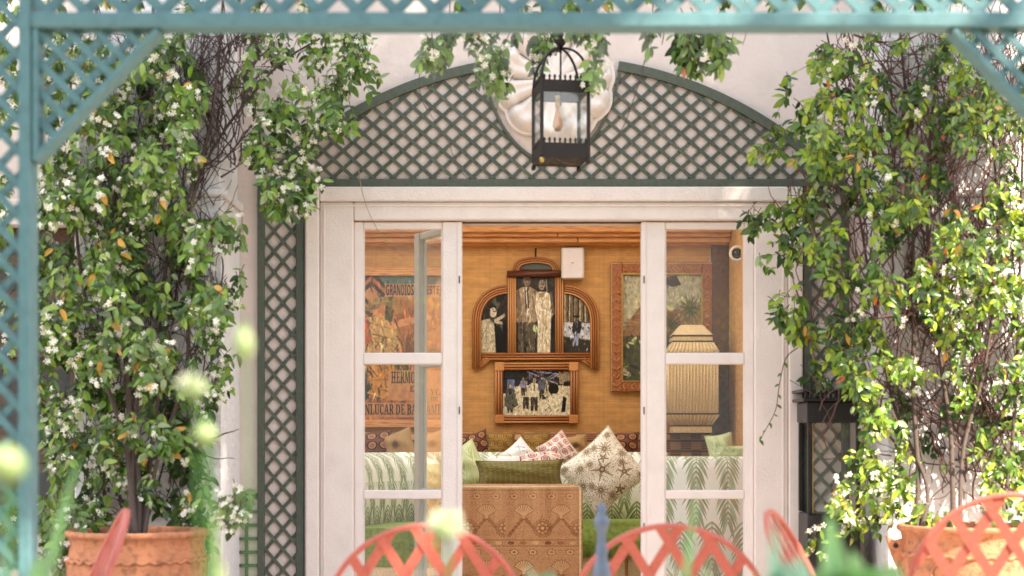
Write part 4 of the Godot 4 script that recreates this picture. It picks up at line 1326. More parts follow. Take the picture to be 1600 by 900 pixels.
	for x in [[xa + 0.002, xa + 0.115], [xb - 0.115, xb - 0.002]]:
		obj("armrest", span(Vector3(x[0], 0.25, -1.32), Vector3(x[1], 0.72, z0 - 0.145), 0.03), mt, ac)
	for x in [xa + 0.03, xb - 0.08]:
		for zz in [-0.68, -1.28]:
			obj("leg", span(Vector3(x, 0.121, zz), Vector3(x + 0.05, 0.249, zz + 0.05)), M.carved, ac)
	# ribbed cane lamp in the right corner
	var lz = -2.95
	var lp = thing("cane_lamp", "tall ribbed cane lantern lamp with dark bands in the right corner", "lamp", Vector3(at(1079, 0, lz).x, 1.16, lz))
	var ox = at(1079, 0, lz)
	var ls = FOCAL / (CAM_Z - lz)
	var prof = func(list: Array) -> Array:
		var out = []
		for e in list: out.append(Vector2(e[0] / ls, EYE + (HORIZON - e[1]) / ls))
		return out
	var seg8 = func(called: String, list: Array, m: Material):
		var b = MB.new()
		var bs = Basis(Vector3.UP, PI / 4.0)
		b.lathe(prof.call(list), 4, Vector3(ox.x, 0, lz), bs)
		obj(called, b.done(), m, lp)
	var k2 = 1.4142
	seg8.call("cap", [[0, 508], [17 * k2, 509], [31 * k2, 525]], M.cane)
	seg8.call("dark_band", [[31.5 * k2, 525.3], [31.5 * k2, 527.5]], M.cane_dark)
	seg8.call("neck", [[30.5 * k2, 527.7], [30.5 * k2, 534]], M.cane)
	seg8.call("dark_band", [[31.5 * k2, 534.2], [31.5 * k2, 536.5]], M.cane_dark)
	seg8.call("shoulder", [[31 * k2, 536.7], [40 * k2, 552]], M.cane)
	seg8.call("body", [[38.5 * k2, 552.2], [38.5 * k2, 646]], M.cane)
	seg8.call("dark_band", [[40.5 * k2, 646.2], [40.5 * k2, 648.5]], M.cane_dark)
	seg8.call("taper", [[39 * k2, 648.7], [29.5 * k2, 664]], M.cane)
	seg8.call("dark_band", [[30 * k2, 664.2], [30 * k2, 666.5]], M.cane_dark)
	seg8.call("foot", [[29.5 * k2, 666.7], [29.5 * k2, 676], [0, 676]], M.cane)
	for s in 2:
		for k in 16:
			var q = -37.5 + k * 5.0
			var y0 = prof.call([[0, 645.5]])[0].y as float
			var y1 = prof.call([[0, 552.5]])[0].y as float
			var p0 = Vector3(ox.x + q / ls, 0, lz + 38.8 / ls) if s == 0 else Vector3(ox.x - 38.8 / ls, 0, lz + q / ls)
			obj("rib", tube([p0 + Vector3(0, y0, 0), p0 + Vector3(0, y1, 0)], 1.4 / ls, -1, 6), M.cane, lp)
	for k in 14:
		var t = (k - 6.5) / 6.5
		obj("rib", tube([Vector3(ox.x + 38.5 * t / ls, prof.call([[0, 649]])[0].y, lz + 39.5 / ls), Vector3(ox.x + 28.5 * t / ls, prof.call([[0, 664]])[0].y, lz + 30 / ls)], 2.0 / ls, 1.6 / ls, 5), M.cane, lp)
		obj("rib", tube([Vector3(ox.x + 31 * t / ls, prof.call([[0, 537]])[0].y, lz + 31.5 / ls), Vector3(ox.x + 38.5 * t / ls, prof.call([[0, 551.5]])[0].y, lz + 39.5 / ls)], 1.6 / ls, 2.0 / ls, 5), M.cane, lp)
	# cushion fabrics
	var coral = Paint.new(400, 400, rgb(242, 234, 214))
	for k in 1700: coral.ell(rf(0, 1), rf(0, 1), rf(0.003, 0.007), rf(0.003, 0.007), [rgb(128, 102, 72), rgb(92, 70, 48), rgb(160, 136, 100)][k % 3])
	for c in 19:
		var o = Vector2([0.5, 0.25, 0.74, 0.28, 0.75, 0.1, 0.92, 0.5, 0.52, 0.08, 0.92, 0.9, 0.1, 0.4, 0.62, 0.38, 0.63, 0.2, 0.82][c], [0.5, 0.26, 0.25, 0.74, 0.74, 0.5, 0.48, 0.08, 0.92, 0.1, 0.92, 0.1, 0.92, 0.3, 0.12, 0.92, 0.36, 0.6, 0.6][c])
		var r = [0.2, 0.1, 0.12, 0.12, 0.13, 0.1, 0.09, 0.09, 0.08, 0.08, 0.08, 0.08, 0.08, 0.09, 0.07, 0.08, 0.09, 0.09, 0.08][c] as float
		var arms = 5 if c % 4 == 0 else 13
		for a in arms:
			var d = Vector2.from_angle(TAU * a / arms + c)
			coral.line(o, o + d * r * rf(0.85, 1.1), 0.05 if arms == 5 else 0.024, rgb(88, 66, 44), 0.006)
			coral.line(o + d * 0.01, o + d * r * 0.88, 0.034 if arms == 5 else 0.011, rgb(206, 184, 144), 0.003)
			if arms == 5:
				for q in 6: coral.ell(o.x + d.x * r * q * 0.15, o.y + d.y * r * q * 0.15, 0.006, 0.006, rgb(96, 72, 48))
		coral.ell(o.x, o.y, r * 0.24, r * 0.24, rgb(104, 78, 50))
		coral.ell(o.x, o.y, r * 0.14, r * 0.14, rgb(206, 186, 146))
	coral.grain(rng, 0.05)
	var red = Paint.new(256, 256, rgb(232, 220, 204))
	var rd = rgb(160, 44, 40)
	for r in 4:
		for k in 4:
			var x = 0.125 + k * 0.25
			var y = 0.125 + r * 0.25
			if (r + k) % 2 == 0:
				red.ring(x, y, 0.1, 0.022, rd, rgb(232, 220, 204))
				red.ring(x, y, 0.055, 0.02, rd, rgb(232, 220, 204))
				red.line(Vector2(x - 0.03, y), Vector2(x + 0.03, y), 0.02, rd)
			else:
				for q in 4:
					red.line(Vector2(x - 0.1, y - 0.08 + q * 0.05), Vector2(x + 0.1, y - 0.08 + q * 0.05), 0.02, rd)
				red.line(Vector2(x, y - 0.11), Vector2(x, y + 0.11), 0.03, rd)
	red.grain(rng, 0.05)
	var blue = Paint.new(256, 256, rgb(232, 230, 222))
	for k in 14:
		var a = Vector2(rf(0, 1), rf(0, 1))
		blue.line(a, a + Vector2(rf(-0.3, 0.3), rf(-0.3, 0.3)), 0.035, [rgb(96, 116, 168), rgb(150, 166, 200), rgb(214, 160, 110)][k % 3], 0.01)
	blue.ell(0.2, 0.8, 0.14, 0.1, rgb(222, 178, 134))
	blue.grain(rng, 0.05)
	var must = Paint.new(256, 256, rgb(150, 112, 44))
	for r in 3:
		for k in 3:
			must.ring(0.17 + k * 0.33, 0.17 + r * 0.33, 0.13, 0.03, rgb(90, 64, 24), rgb(176, 138, 62))
			must.ring(0.17 + k * 0.33, 0.17 + r * 0.33, 0.06, 0.025, rgb(90, 64, 24), rgb(176, 138, 62))
	for k in 120: must.ell(rf(0, 1), rf(0, 1), 0.012, 0.012, rgb(104, 76, 30))
	must.grain(rng, 0.08)
	var brn = Paint.new(256, 256, rgb(112, 62, 40))
	for r in 3:
		for k in 3:
			brn.ring(0.17 + k * 0.33, 0.17 + r * 0.33, 0.15, 0.04, rgb(46, 24, 20), rgb(150, 96, 60))
			for a in 10: brn.ell(0.17 + k * 0.33 + cos(TAU * a / 10) * 0.09, 0.17 + r * 0.33 + sin(TAU * a / 10) * 0.09, 0.018, 0.018, rgb(196, 150, 100))
	brn.grain(rng, 0.1)
	var khaki = Paint.new(256, 256, rgb(176, 140, 88))
	for k in 24:
		var a = TAU * k / 24
		khaki.line(Vector2(0.5, 0.5), Vector2(0.5, 0.5) + Vector2.from_angle(a) * 0.36, 0.03, rgb(92, 66, 36), 0.004)
	khaki.grain(rng, 0.1)
	var sage = Paint.new(256, 256, rgb(196, 206, 150))
	for k in 9: frond(sage, rf(0.1, 0.9), rf(0.5, 1.1), 0.4, 0.12, [rgb(214, 222, 176), rgb(176, 190, 126)])
	sage.grain(rng, 0.05)
	var olive = Paint.new(256, 128, rgb(122, 112, 56))
	for k in 16: olive.line(Vector2(k / 16.0, 0), Vector2(k / 16.0 + 0.02, 1), 0.02, rgb(134, 124, 66))
	for k in 60: olive.ell(rf(0, 1), rf(0.1, 0.6), 0.03, 0.01, rgb(160, 150, 86))
	olive.grain(rng, 0.1)
	var m_coral = cloth(coral.tex())
	var m_red = cloth(red.tex())
	var m_blue = cloth(blue.tex())
	var m_must = cloth(must.tex())
	var m_brn = cloth(brn.tex())
	var m_khaki = cloth(khaki.tex())
	var m_sage = cloth(sage.tex())
	var m_olive = cloth(olive.tex())
	# row along the banquette, then those on the sofa
	cushion("brown cushion with black rings, furthest left on the banquette", 583, 700, -2.85, 62, 52, 0.1, m_brn)
	cushion("khaki cushion with a dark starburst, beside the ringed brown cushion", 624, 698, -2.82, 50, 50, 0.35, m_khaki, -0.2, -0.3)
	cushion("khaki palm print cushion behind the folded door leaf", 676, 698, -2.85, 46, 46, 0.25, m_khaki)
	cushion("brown ringed cushion right of the folded doors on the banquette", 742, 700, -2.86, 50, 48, 0.3, m_brn)
	cushion("mustard ringed cushion behind the blue and white cushion", 782, 697, -2.84, 46, 44, 0.0, m_must)
	cushion("mustard ringed cushion between the blue and the red cushions", 838, 699, -2.84, 46, 46, 0.05, m_must)
	cushion("khaki starburst cushion between red cushion and big white cushion", 899, 700, -2.83, 40, 40, 0.15, m_khaki)
	cushion("brown ringed cushion behind the big white coral cushion", 970, 700, -2.84, 60, 48, 0.05, m_brn)
	cushion("pale sage frond cushion leaning on the sofa by the left door", 727, 733, -2.0, 64, 76, 0.5, m_sage)
	cushion("sage green cushion low on the sofa seen through left panes", 682, 748, -2.05, 42, 50, 0.12, m_sage)
	cushion("white cushion with blue strokes standing on its corner", 812, 714, -2.12, 46, 46, 0.72, m_blue)
	cushion("white and blue cushion lying flat under the red printed cushions", 800, 733, -2.0, 88, 50, 0.0, m_blue, -0.9)
	cushion("red and white printed cushion standing on its corner", 874, 708, -2.1, 50, 56, 0.62, m_red)
	cushion("red and white printed cushion lying flat on the sofa", 842, 727, -1.98, 84, 46, 0.15, m_red, -0.8)
	cushion("big cream cushion printed with brown coral, standing on its corner", 942, 738, -1.85, 108, 104, 0.70, m_coral, -0.2, -0.1, 0.19)
	cushion("olive green lumbar cushion behind the tapestry armchair's back", 812, 742, -0.95, 138, 46, 0.02, m_olive, -0.15, 0.0, 0.12)
	cushion("sage cushion standing on the fern armchair seen through right panes", 1127, 706, -1.08, 42, 58, 0.16, m_sage)
	cushion("plain pale cushion lying along the fern armchair's back", 1146, 712, -1.05, 74, 30, 0.0, m_sage, -0.4)

# ------------------------------------------------------------------ pergola in front
func pergola():
	var z = 3.6
	var s = FOCAL / (CAM_Z - z)
	var p = thing("pergola", "teal painted lattice pergola framing the terrace", "pergola", Vector3(0.09, 0, z))
	var yb = at(0, 42, z).y
	var yt = at(0, 18, z).y
	var xl = at(28, 0, z).x
	var xl2 = at(47, 0, z).x
	var xr = 2.0 * 0.1 - xl2 + 0.0
	xr = at(1690, 0, z).x
	var xr2 = xr + (xl2 - xl)
	var d = 0.07
	for e in [[xl, xl2], [xr, xr2], [xl - 0.36, xl - 0.33], [xr2 + 0.33, xr2 + 0.36]]:
		obj("post", span(Vector3(e[0], 0, z - d), Vector3(e[1], 2.58, z), 0.004), M.teal, p)
	obj("beam", span(Vector3(xl2 + 0.0005, yb, z - d), Vector3(xr - 0.0005, yt, z), 0.004), M.teal, p)
	obj("beam", span(Vector3(xl2 + 0.0005, 2.54, z - d), Vector3(xr - 0.0005, 2.58, z), 0.004), M.teal, p)
	var frieze = PackedVector2Array([Vector2(xl2, yt - 0.005), Vector2(xr, yt - 0.005), Vector2(xr, 2.545), Vector2(xl2, 2.545)])
	lattice(p, frieze, 61.0 / s, 61.0 / s, 0.026, z - 0.035, 0.010, M.teal, 0.55)
	for e in [[xl - 0.331, xl + 0.002], [xr2 - 0.002, xr2 + 0.331]]:
		lattice(p, PackedVector2Array([Vector2(e[0], 0.05), Vector2(e[1], 0.05), Vector2(e[1], 2.55), Vector2(e[0], 2.55)]), 46.0 / s, 50.0 / s, 0.018, z - 0.035, 0.009, M.teal, 0.2)
	# corner brackets
	for side in 2:
		var c0 = at2(Vector2(48, 40), z)
		var a = at2(Vector2(48, 252), z)
		var b = at2(Vector2(248, 42), z)
		if side == 1:
			var mx = (xl2 + xr)
			c0.x = mx - c0.x; a.x = mx - a.x; b.x = mx - b.x
		var lat = PackedVector2Array([c0, a, b])
		lattice(p, lat, 46.0 / s, 46.0 / s, 0.018, z - 0.035, 0.009, M.teal, 0.0)
		var br = MB.new()
		var dir = (b - a).normalized()
		var nrm = Vector2(-dir.y, dir.x) * 0.5 * 0.016
		br.box(Vector3((a.x + b.x) / 2, (a.y + b.y) / 2, z - d / 2), Vector3(a.distance_to(b) - 0.012, 0.016, d - 0.006), 0.003, Basis(Vector3.BACK, dir.angle()))
		obj("brace", br.done(), M.teal, p)
		var x0 = c0.x + (0.001 if side == 0 else -0.001)
		var x1 = c0.x + (0.017 if side == 0 else -0.017)
		obj("bracket_edge", span(Vector3(x0, a.y + 0.012, z - d + 0.004), Vector3(x1, yb - 0.001, z - 0.004), 0.003), M.teal, p)
	# rafters running back to the house
	for k in 6:
		var x = -1.1 + k * 0.5
		var r = MB.new()
		var a = Vector3(x, 2.62, z)
		var b = Vector3(x, 3.42, 0.02)
		var dv = b - a
		r.box((a + b) / 2, Vector3(0.035, 0.07, dv.length()), 0.003, Basis(Vector3.RIGHT, atan2(dv.y, -dv.z)))
		obj("rafter", r.done(), M.teal, p)

# ------------------------------------------------------------------ hanging lantern
func lantern():
	var z = 1.0
	var s = FOCAL / (CAM_Z - z)
	var c = at(876, 0, z)
	var l = thing("hanging_lantern", "square dark iron hanging lantern with glass sides and arched hoops", "lantern", Vector3(c.x, at(0, 255, z).y, z))
	var y = func(py: float) -> float: return at(0, py, z).y
	var o = Vector3(c.x, 0, z)
	var h = 0.096
	var R = Basis(Vector3.UP, 0.16)
	var cor = [Vector3(-h, 0, h), Vector3(h, 0, h), Vector3(h, 0, -h), Vector3(-h, 0, -h)]
	for k in 4:
		var a: Vector3 = o + R * cor[k]
		var b: Vector3 = o + R * cor[(k + 1) % 4]
		var mid = (a + b) / 2
		var turn = R * Basis(Vector3.UP, PI / 2 * k)
		var post = MB.new()
		post.box(a + Vector3(0, (y.call(250) + y.call(132)) / 2, 0), Vector3(0.014, y.call(132) - y.call(250), 0.014), 0.002, R)
		obj("corner_post", post.done(), M.iron, l)
		obj("foot", lathe([Vector2(0, -0.012), Vector2(0.008, -0.01), Vector2(0.011, 0), Vector2(0.008, 0.01), Vector2(0, 0.012)], 10, a + Vector3(0, y.call(257), 0)), M.brass if k == 0 else M.iron, l)
		for e in [[133.0, 152.0, "top_band"], [230.0, 254.0, "bottom_band"]]:
			var band = MB.new()
			band.box(mid + Vector3(0, (y.call(e[0]) + y.call(e[1])) / 2, 0), Vector3(h * 2 - 0.004, y.call(e[0]) - y.call(e[1]), 0.008), 0.002, turn)
			var bo = obj(e[2], band.done(), M.iron, l)
			for q in 9:
				var bead = MB.new(true)
				var t = (q + 0.5) / 9.0
				bead.lathe([Vector2(0, -0.011), Vector2(0.0045, -0.011), Vector2(0.0035, -0.003), Vector2(0.0062, 0.002), Vector2(0.0045, 0.009), Vector2(0, 0.013)], 7, a.lerp(b, t) + Vector3(0, y.call(e[0]) + 0.01, 0))
				obj("bead", bead.done(), M.iron, bo)
		var pane = MB.new()
		pane.box(mid + Vector3(0, (y.call(152) + y.call(230)) / 2, 0), Vector3(h * 2 - 0.016, y.call(152.3) - y.call(229.7), 0.003), 0.0, turn)
		obj("pane", pane.done(), M.glass, l)
		# arched hoop from each corner to the crown
		var top = o + Vector3(0, y.call(74), 0)
		var pts = []
		for q in 11:
			var t = q / 10.0 * PI / 2
			pts.append(Vector3(lerpf(a.x, o.x, 1.0 - cos(t)), y.call(132) + (y.call(76) - y.call(132)) * sin(t), lerpf(a.z, o.z, 1.0 - cos(t))))
		obj("hoop", tube(pts, 0.0055, 0.0055, 6), M.iron, l)
	var fl = MB.new()
	fl.box(o + Vector3(0, y.call(252), 0), Vector3(h * 2 - 0.012, 0.006, h * 2 - 0.012), 0.0, R)
	obj("floor_plate", fl.done(), M.iron, l)
	obj("rod", tube([o + Vector3(0, y.call(165), 0), o + Vector3(0, y.call(74), 0)], 0.004, -1, 6), M.iron, l)
	obj("finial", lathe([Vector2(0, -0.012), Vector2(0.006, -0.01), Vector2(0.02, 0.006), Vector2(0.027, 0.02), Vector2(0.012, 0.026), Vector2(0.009, 0.034), Vector2(0.014, 0.042), Vector2(0.008, 0.056), Vector2(0, 0.06)], 12, o + Vector3(0, y.call(71), 0)), M.iron, l)
	for k in 5:
		var a = TAU * k / 5 + 0.3
		obj("crown_leaf", tube([o + Vector3(0, y.call(70), 0), o + Vector3(cos(a) * 0.024, y.call(65), sin(a) * 0.024), o + Vector3(cos(a) * 0.036, y.call(57), sin(a) * 0.036)], 0.007, 0.002, 5), M.iron, l)
	obj("bulb", lathe([Vector2(0, -0.05), Vector2(0.012, -0.046), Vector2(0.02, -0.03), Vector2(0.021, -0.018), Vector2(0.014, 0.014), Vector2(0.008, 0.04), Vector2(0.008, 0.055), Vector2(0, 0.055)], 16, o + Vector3(-0.012, y.call(187), 0.0)), amber(), l)
	obj("bulb_socket", tube([o + Vector3(-0.012, y.call(167), 0), o + Vector3(-0.012, y.call(150), 0)], 0.011, -1, 8), M.brass, l)
	obj("chain", tube([o + Vector3(0, y.call(48), 0), o + Vector3(0, 3.2, 0)], 0.004, -1, 6), M.iron, l)

func amber() -> StandardMaterial3D:
	return mat(lin(0.5, 0.21, 0.06), 0.15)

# ------------------------------------------------------------------ plants
func inside(poly: PackedVector2Array) -> Vector2:
	var r = poly_box(poly)
	for k in 400:
		var p = Vector2(rf(r.position.x, r.end.x), rf(r.position.y, r.end.y))
		if Geometry2D.is_point_in_polygon(p, poly): return p
	return r.get_center()

func leaf_xf(p: Vector3, dir: Vector3, facing: Vector3, size: float) -> Transform3D:
	var y = dir.normalized()
	var zz = (facing - y * facing.dot(y)).normalized()
	var x = y.cross(zz).normalized()
	return Transform3D(Basis(x * size * rf(0.85, 1.15), y * size, zz * size), p)

# one sprig: leaves in pairs along a short arching stem
func sprig(out: Dictionary, p: Vector3, dir: Vector3, len: float, n: int, size: float, tones: Array):
	var side = dir.cross(Vector3(rf(-0.4, 0.4), rf(-0.2, 0.2), 1.0)).normalized()
	var pts = [p]
	var q = p
	var d = dir.normalized()
	for k in n:
		d = (d + Vector3(0, -0.13, 0) + rv() * 0.12).normalized()
		q += d * (len / n)
		pts.append(q)
		for s in [-1.0, 1.0]:
			if rng.randf() < 0.14: continue
			var ld: Vector3 = d * rf(0.2, 0.7) + side * s * rf(0.4, 0.95) + Vector3(0, rf(-0.75, -0.05), 0) + rv() * 0.25
			var face = Vector3(rf(-0.7, 0.7), rf(0.1, 1.0), rf(0.45, 1.1))
			out.leaves.append(leaf_xf(q, ld, face, size * rf(0.42, 1.05)))
			out.tones.append(tones[rng.randi() % tones.size()])
	out.leaves.append(leaf_xf(q, d, Vector3(rf(-0.5, 0.5), 0.6, 0.8), size * rf(0.55, 0.9)))
	out.tones.append(tones[rng.randi() % tones.size()])
	out.stems.append(pts)
	out.tips.append(q)

func plant(out: Dictionary, parent: Node, twig: Material, lead := 300):
	# nearest leaves as parts, the rest together
	var ids = range(out.leaves.size())
	var key = func(i: int) -> float:
		var o: Vector3 = out.leaves[i].origin
		return o.z + (0.0 if absf(o.x) < 2.15 and o.y > 0.45 else -5.0)
	ids.sort_custom(func(a, b): return key.call(a) > key.call(b))
	var off: Vector3 = base[parent]
	var n = mini(lead, ids.size())
	for k in n:
		var o = obj("leaf", leaf_kinds[ids[k] % 3], leaf_mats[out.tones[ids[k]]], parent)
		var t: Transform3D = out.leaves[ids[k]]
		t.origin -= off
		o.transform = t
	var tones = leaf_tones()
	for kind in 3:
		var mine = []
		for k in range(n, ids.size()):
			if ids[k] % 3 == kind: mine.append(ids[k])
		if mine.is_empty(): continue
		var mm = MultiMesh.new()
		mm.transform_format = MultiMesh.TRANSFORM_3D
		mm.use_colors = true
		mm.mesh = leaf_kinds[kind]
		mm.instance_count = mine.size()
		for k in mine.size():
			mm.set_instance_transform(k, out.leaves[mine[k]])
			var c: Color = tones[out.tones[mine[k]]] * rf(0.75, 1.25)
			c.a = 1.0
			mm.set_instance_color(k, c)
		var mi = MultiMeshInstance3D.new()
		mi.name = "foliage"
		mi.multimesh = mm
		mi.material_override = M.leaf_tinted
		mi.position = -off
		parent.add_child(mi, true)
		mi.set_meta("kind", "stuff")
	if out.blooms.size():
		var mm = MultiMesh.new()
		mm.transform_format = MultiMesh.TRANSFORM_3D
		mm.mesh = make_blossom()
		mm.instance_count = out.blooms.size()
		for k in out.blooms.size(): mm.set_instance_transform(k, out.blooms[k])
		var mi = MultiMeshInstance3D.new()
		mi.name = "blossoms"
		mi.multimesh = mm
		mi.material_override = M.petal
		mi.position = -off
		parent.add_child(mi, true)
		mi.set_meta("kind", "stuff")
	var tw = MB.new(true)
	for pts in out.stems: tw.tube(pts, 0.0022, 0.0012, 3, false)
	for pts in out.web: tw.tube(pts, rf(0.0014, 0.0034) if rng.randf() < 0.8 else rf(0.004, 0.006), 0.0014, 4, false)
	obj("twigs", tw.done(), twig, parent).set_meta("kind", "stuff")

func blank() -> Dictionary:
	return {"leaves": [], "tones": [], "stems": [], "tips": [], "blooms": [], "web": []}

func bloom(out: Dictionary, p: Vector3, n: int):
	for k in n:
		var q = p + rv() * 0.022
		var b = Basis.from_euler(Vector3(rf(-0.9, 0.9), rf(-0.9, 0.9), rf(0, TAU))) * rf(0.021, 0.032)
		out.blooms.append(Transform3D(b, q))

func poly_px(list: Array) -> PackedVector2Array:
	var out = PackedVector2Array()
	for k in range(0, list.size(), 2): out.append(Vector2(list[k], list[k + 1]))
	return out

func grow(out: Dictionary, list: Array, count: int, z0: float, z1: float, size: float, tones: Array, flowers: float, down := 0.6):
	var poly = poly_px(list)
	var left = int(count * 1.75)
	while left > 0:
		# leaves come in clumps, each with a tone of its own
		var q = inside(poly)
		var z = rf(z0, z1)
		var mine = tones.duplicate()
		var lean = rng.randi() % 3
		for t in tones:
			if t < 6 and t % 3 == lean: mine.append_array([t, t, t])
		var n = mini(left, rng.randi_range(2, 7))
		left -= n
		for k in n:
			var dir = Vector3(rf(-0.9, 0.9), rf(-1.0, 0.5) - down, rf(-0.1, 0.6))
			var sp_len = rf(0.05, 0.13)
			var p = at(q.x + rng.randfn() * 9.0, q.y + rng.randfn() * 10.0, z + rf(-0.04, 0.04)) - dir.normalized() * sp_len * 0.4
			sprig(out, p, dir, sp_len, rng.randi_range(2, 4), size, mine)
			if rng.randf() < flowers:
				bloom(out, out.tips[out.tips.size() - 1] + Vector3(0, -0.02, 0.02), rng.randi_range(2, 4))
				if rng.randf() < 0.5: bloom(out, p + Vector3(0, 0, 0.03), rng.randi_range(1, 3))

func web(out: Dictionary, list: Array, count: int, z0: float, z1: float, steps: int):
	var poly = poly_px(list)
	for k in count:
		var q = inside(poly)
		var p = at(q.x, q.y, rf(z0, z1))
		var pts = []
		var d = Vector3(rf(-0.5, 0.5), 1, 0).normalized()
		if rng.randf() < 0.3: d = Vector3(rf(-1, 1), rf(-0.3, 0.6), 0).normalized()
		for i in steps:
			pts.append(p)
			d = (d + Vector3(rf(-0.5, 0.5), rf(-0.25, 0.4), rf(-0.1, 0.1))).normalized()
			d.z *= 0.3
			p += d * rf(0.025, 0.05)
			p.z = clampf(p.z, z0, z1 + 0.03)
			var sc = FOCAL / (CAM_Z - p.z)
			if not Geometry2D.is_point_in_polygon(Vector2(800.0 + p.x * sc, HORIZON - (p.y - EYE) * sc), poly) and i > 3: break
		out.web.append(pts)

func terracotta_pot(px: float, z: float, top_px: float, label: String, lugs: bool) -> Node3D:
	var s = FOCAL / (CAM_Z - z)
	var c = at(px, top_px, z)
	var pot = thing("terracotta_pot", label, "plant pot", Vector3(c.x, 0, z), "terracotta pots at the pillars")
	var r = 110.0 / s
	var o = Vector3(c.x, 0, z)
	var t = c.y
	obj("body", lathe([Vector2(0, 0.01), Vector2(r * 0.66, 0.01), Vector2(r * 0.7, 0.05), Vector2(r * 0.86, t * 0.4), Vector2(r * 0.97, t * 0.68), Vector2(r * 0.985, t - 0.13), Vector2(r * 0.95, t - 0.095), Vector2(r * 0.93, t - 0.06), Vector2(r * 0.96, t - 0.028), Vector2(r * 0.985, t - 0.02)], 56, o, 0.006), M.terracotta, pot)
	obj("rim", lathe([Vector2(r * 0.97, t - 0.026), Vector2(r * 1.0, t - 0.022), Vector2(r * 1.012, t - 0.010), Vector2(r * 1.0, t), Vector2(r * 0.93, t + 0.001), Vector2(r * 0.9, t - 0.01), Vector2(r * 0.88, t - 0.06)], 56, o, 0.006), M.terracotta, pot)
	var rope = MB.new(true)
	var pts = []
	for k in 161:
		var a = TAU * k / 160
		pts.append(o + Vector3(cos(a) * (r * 0.985), t - 0.118 + 0.005 * sin(k * 1.3), sin(a) * (r * 0.985)))
	rope.tube(pts, 0.009, 0.009, 6, false)
	obj("rope_moulding", rope.done(), M.terracotta, pot)
	obj("soil", lathe([Vector2(0, t - 0.035), Vector2(r * 0.5, t - 0.03), Vector2(r * 0.89, t - 0.045)], 32, o), M.soil, pot)
	if lugs:
		# pierced star-shaped handle on the left side
		var m = MB.new()
		var h = Vector2(c.x - r * 1.0, t - 0.10)
		m.plate(PackedVector2Array([h + Vector2(0.03, 0.05), h + Vector2(-0.02, 0.035), h + Vector2(-0.055, 0.055), h + Vector2(-0.04, 0.0), h + Vector2(-0.022, -0.05), h + Vector2(0.0, -0.085), h + Vector2(0.04, -0.1), h + Vector2(0.06, -0.04)]), z - 0.012, z + 0.016)
		obj("handle", m.done(), M.terracotta, pot)
		obj("handle_eye", lathe([Vector2(0, 0.019), Vector2(0.008, 0.018), Vector2(0.012, 0.016)], 10, Vector3.ZERO), M.soil, pot).transform = Transform3D(Basis(Vector3.RIGHT, PI / 2), Vector3(h.x - 0.018, h.y + 0.015, z) - base[pot])
		obj("heart_relief", tube(curve([Vector3(c.x - r * 0.62, t - 0.13, z + r * 0.76), Vector3(c.x - r * 0.72, t - 0.18, z + r * 0.68), Vector3(c.x - r * 0.66, t - 0.225, z + r * 0.74), Vector3(c.x - r * 0.5, t - 0.2, z + r * 0.86), Vector3(c.x - r * 0.56, t - 0.15, z + r * 0.81)], 4), 0.007, 0.006, 6), M.terracotta, pot)
	return pot

func trunks(parent: Node, roots: Array, m: Material):
	for e in roots:
		var keys = []
		for k in range(0, e.size() - 1, 3): keys.append(at(e[k], e[k + 1], e[k + 2]))
		for k in range(1, keys.size() - 1): keys[k] += rv() * 0.012
		obj("stem", tube(curve(keys, 6), e[e.size() - 1], e[e.size() - 1] * 0.45, 8), m, parent)

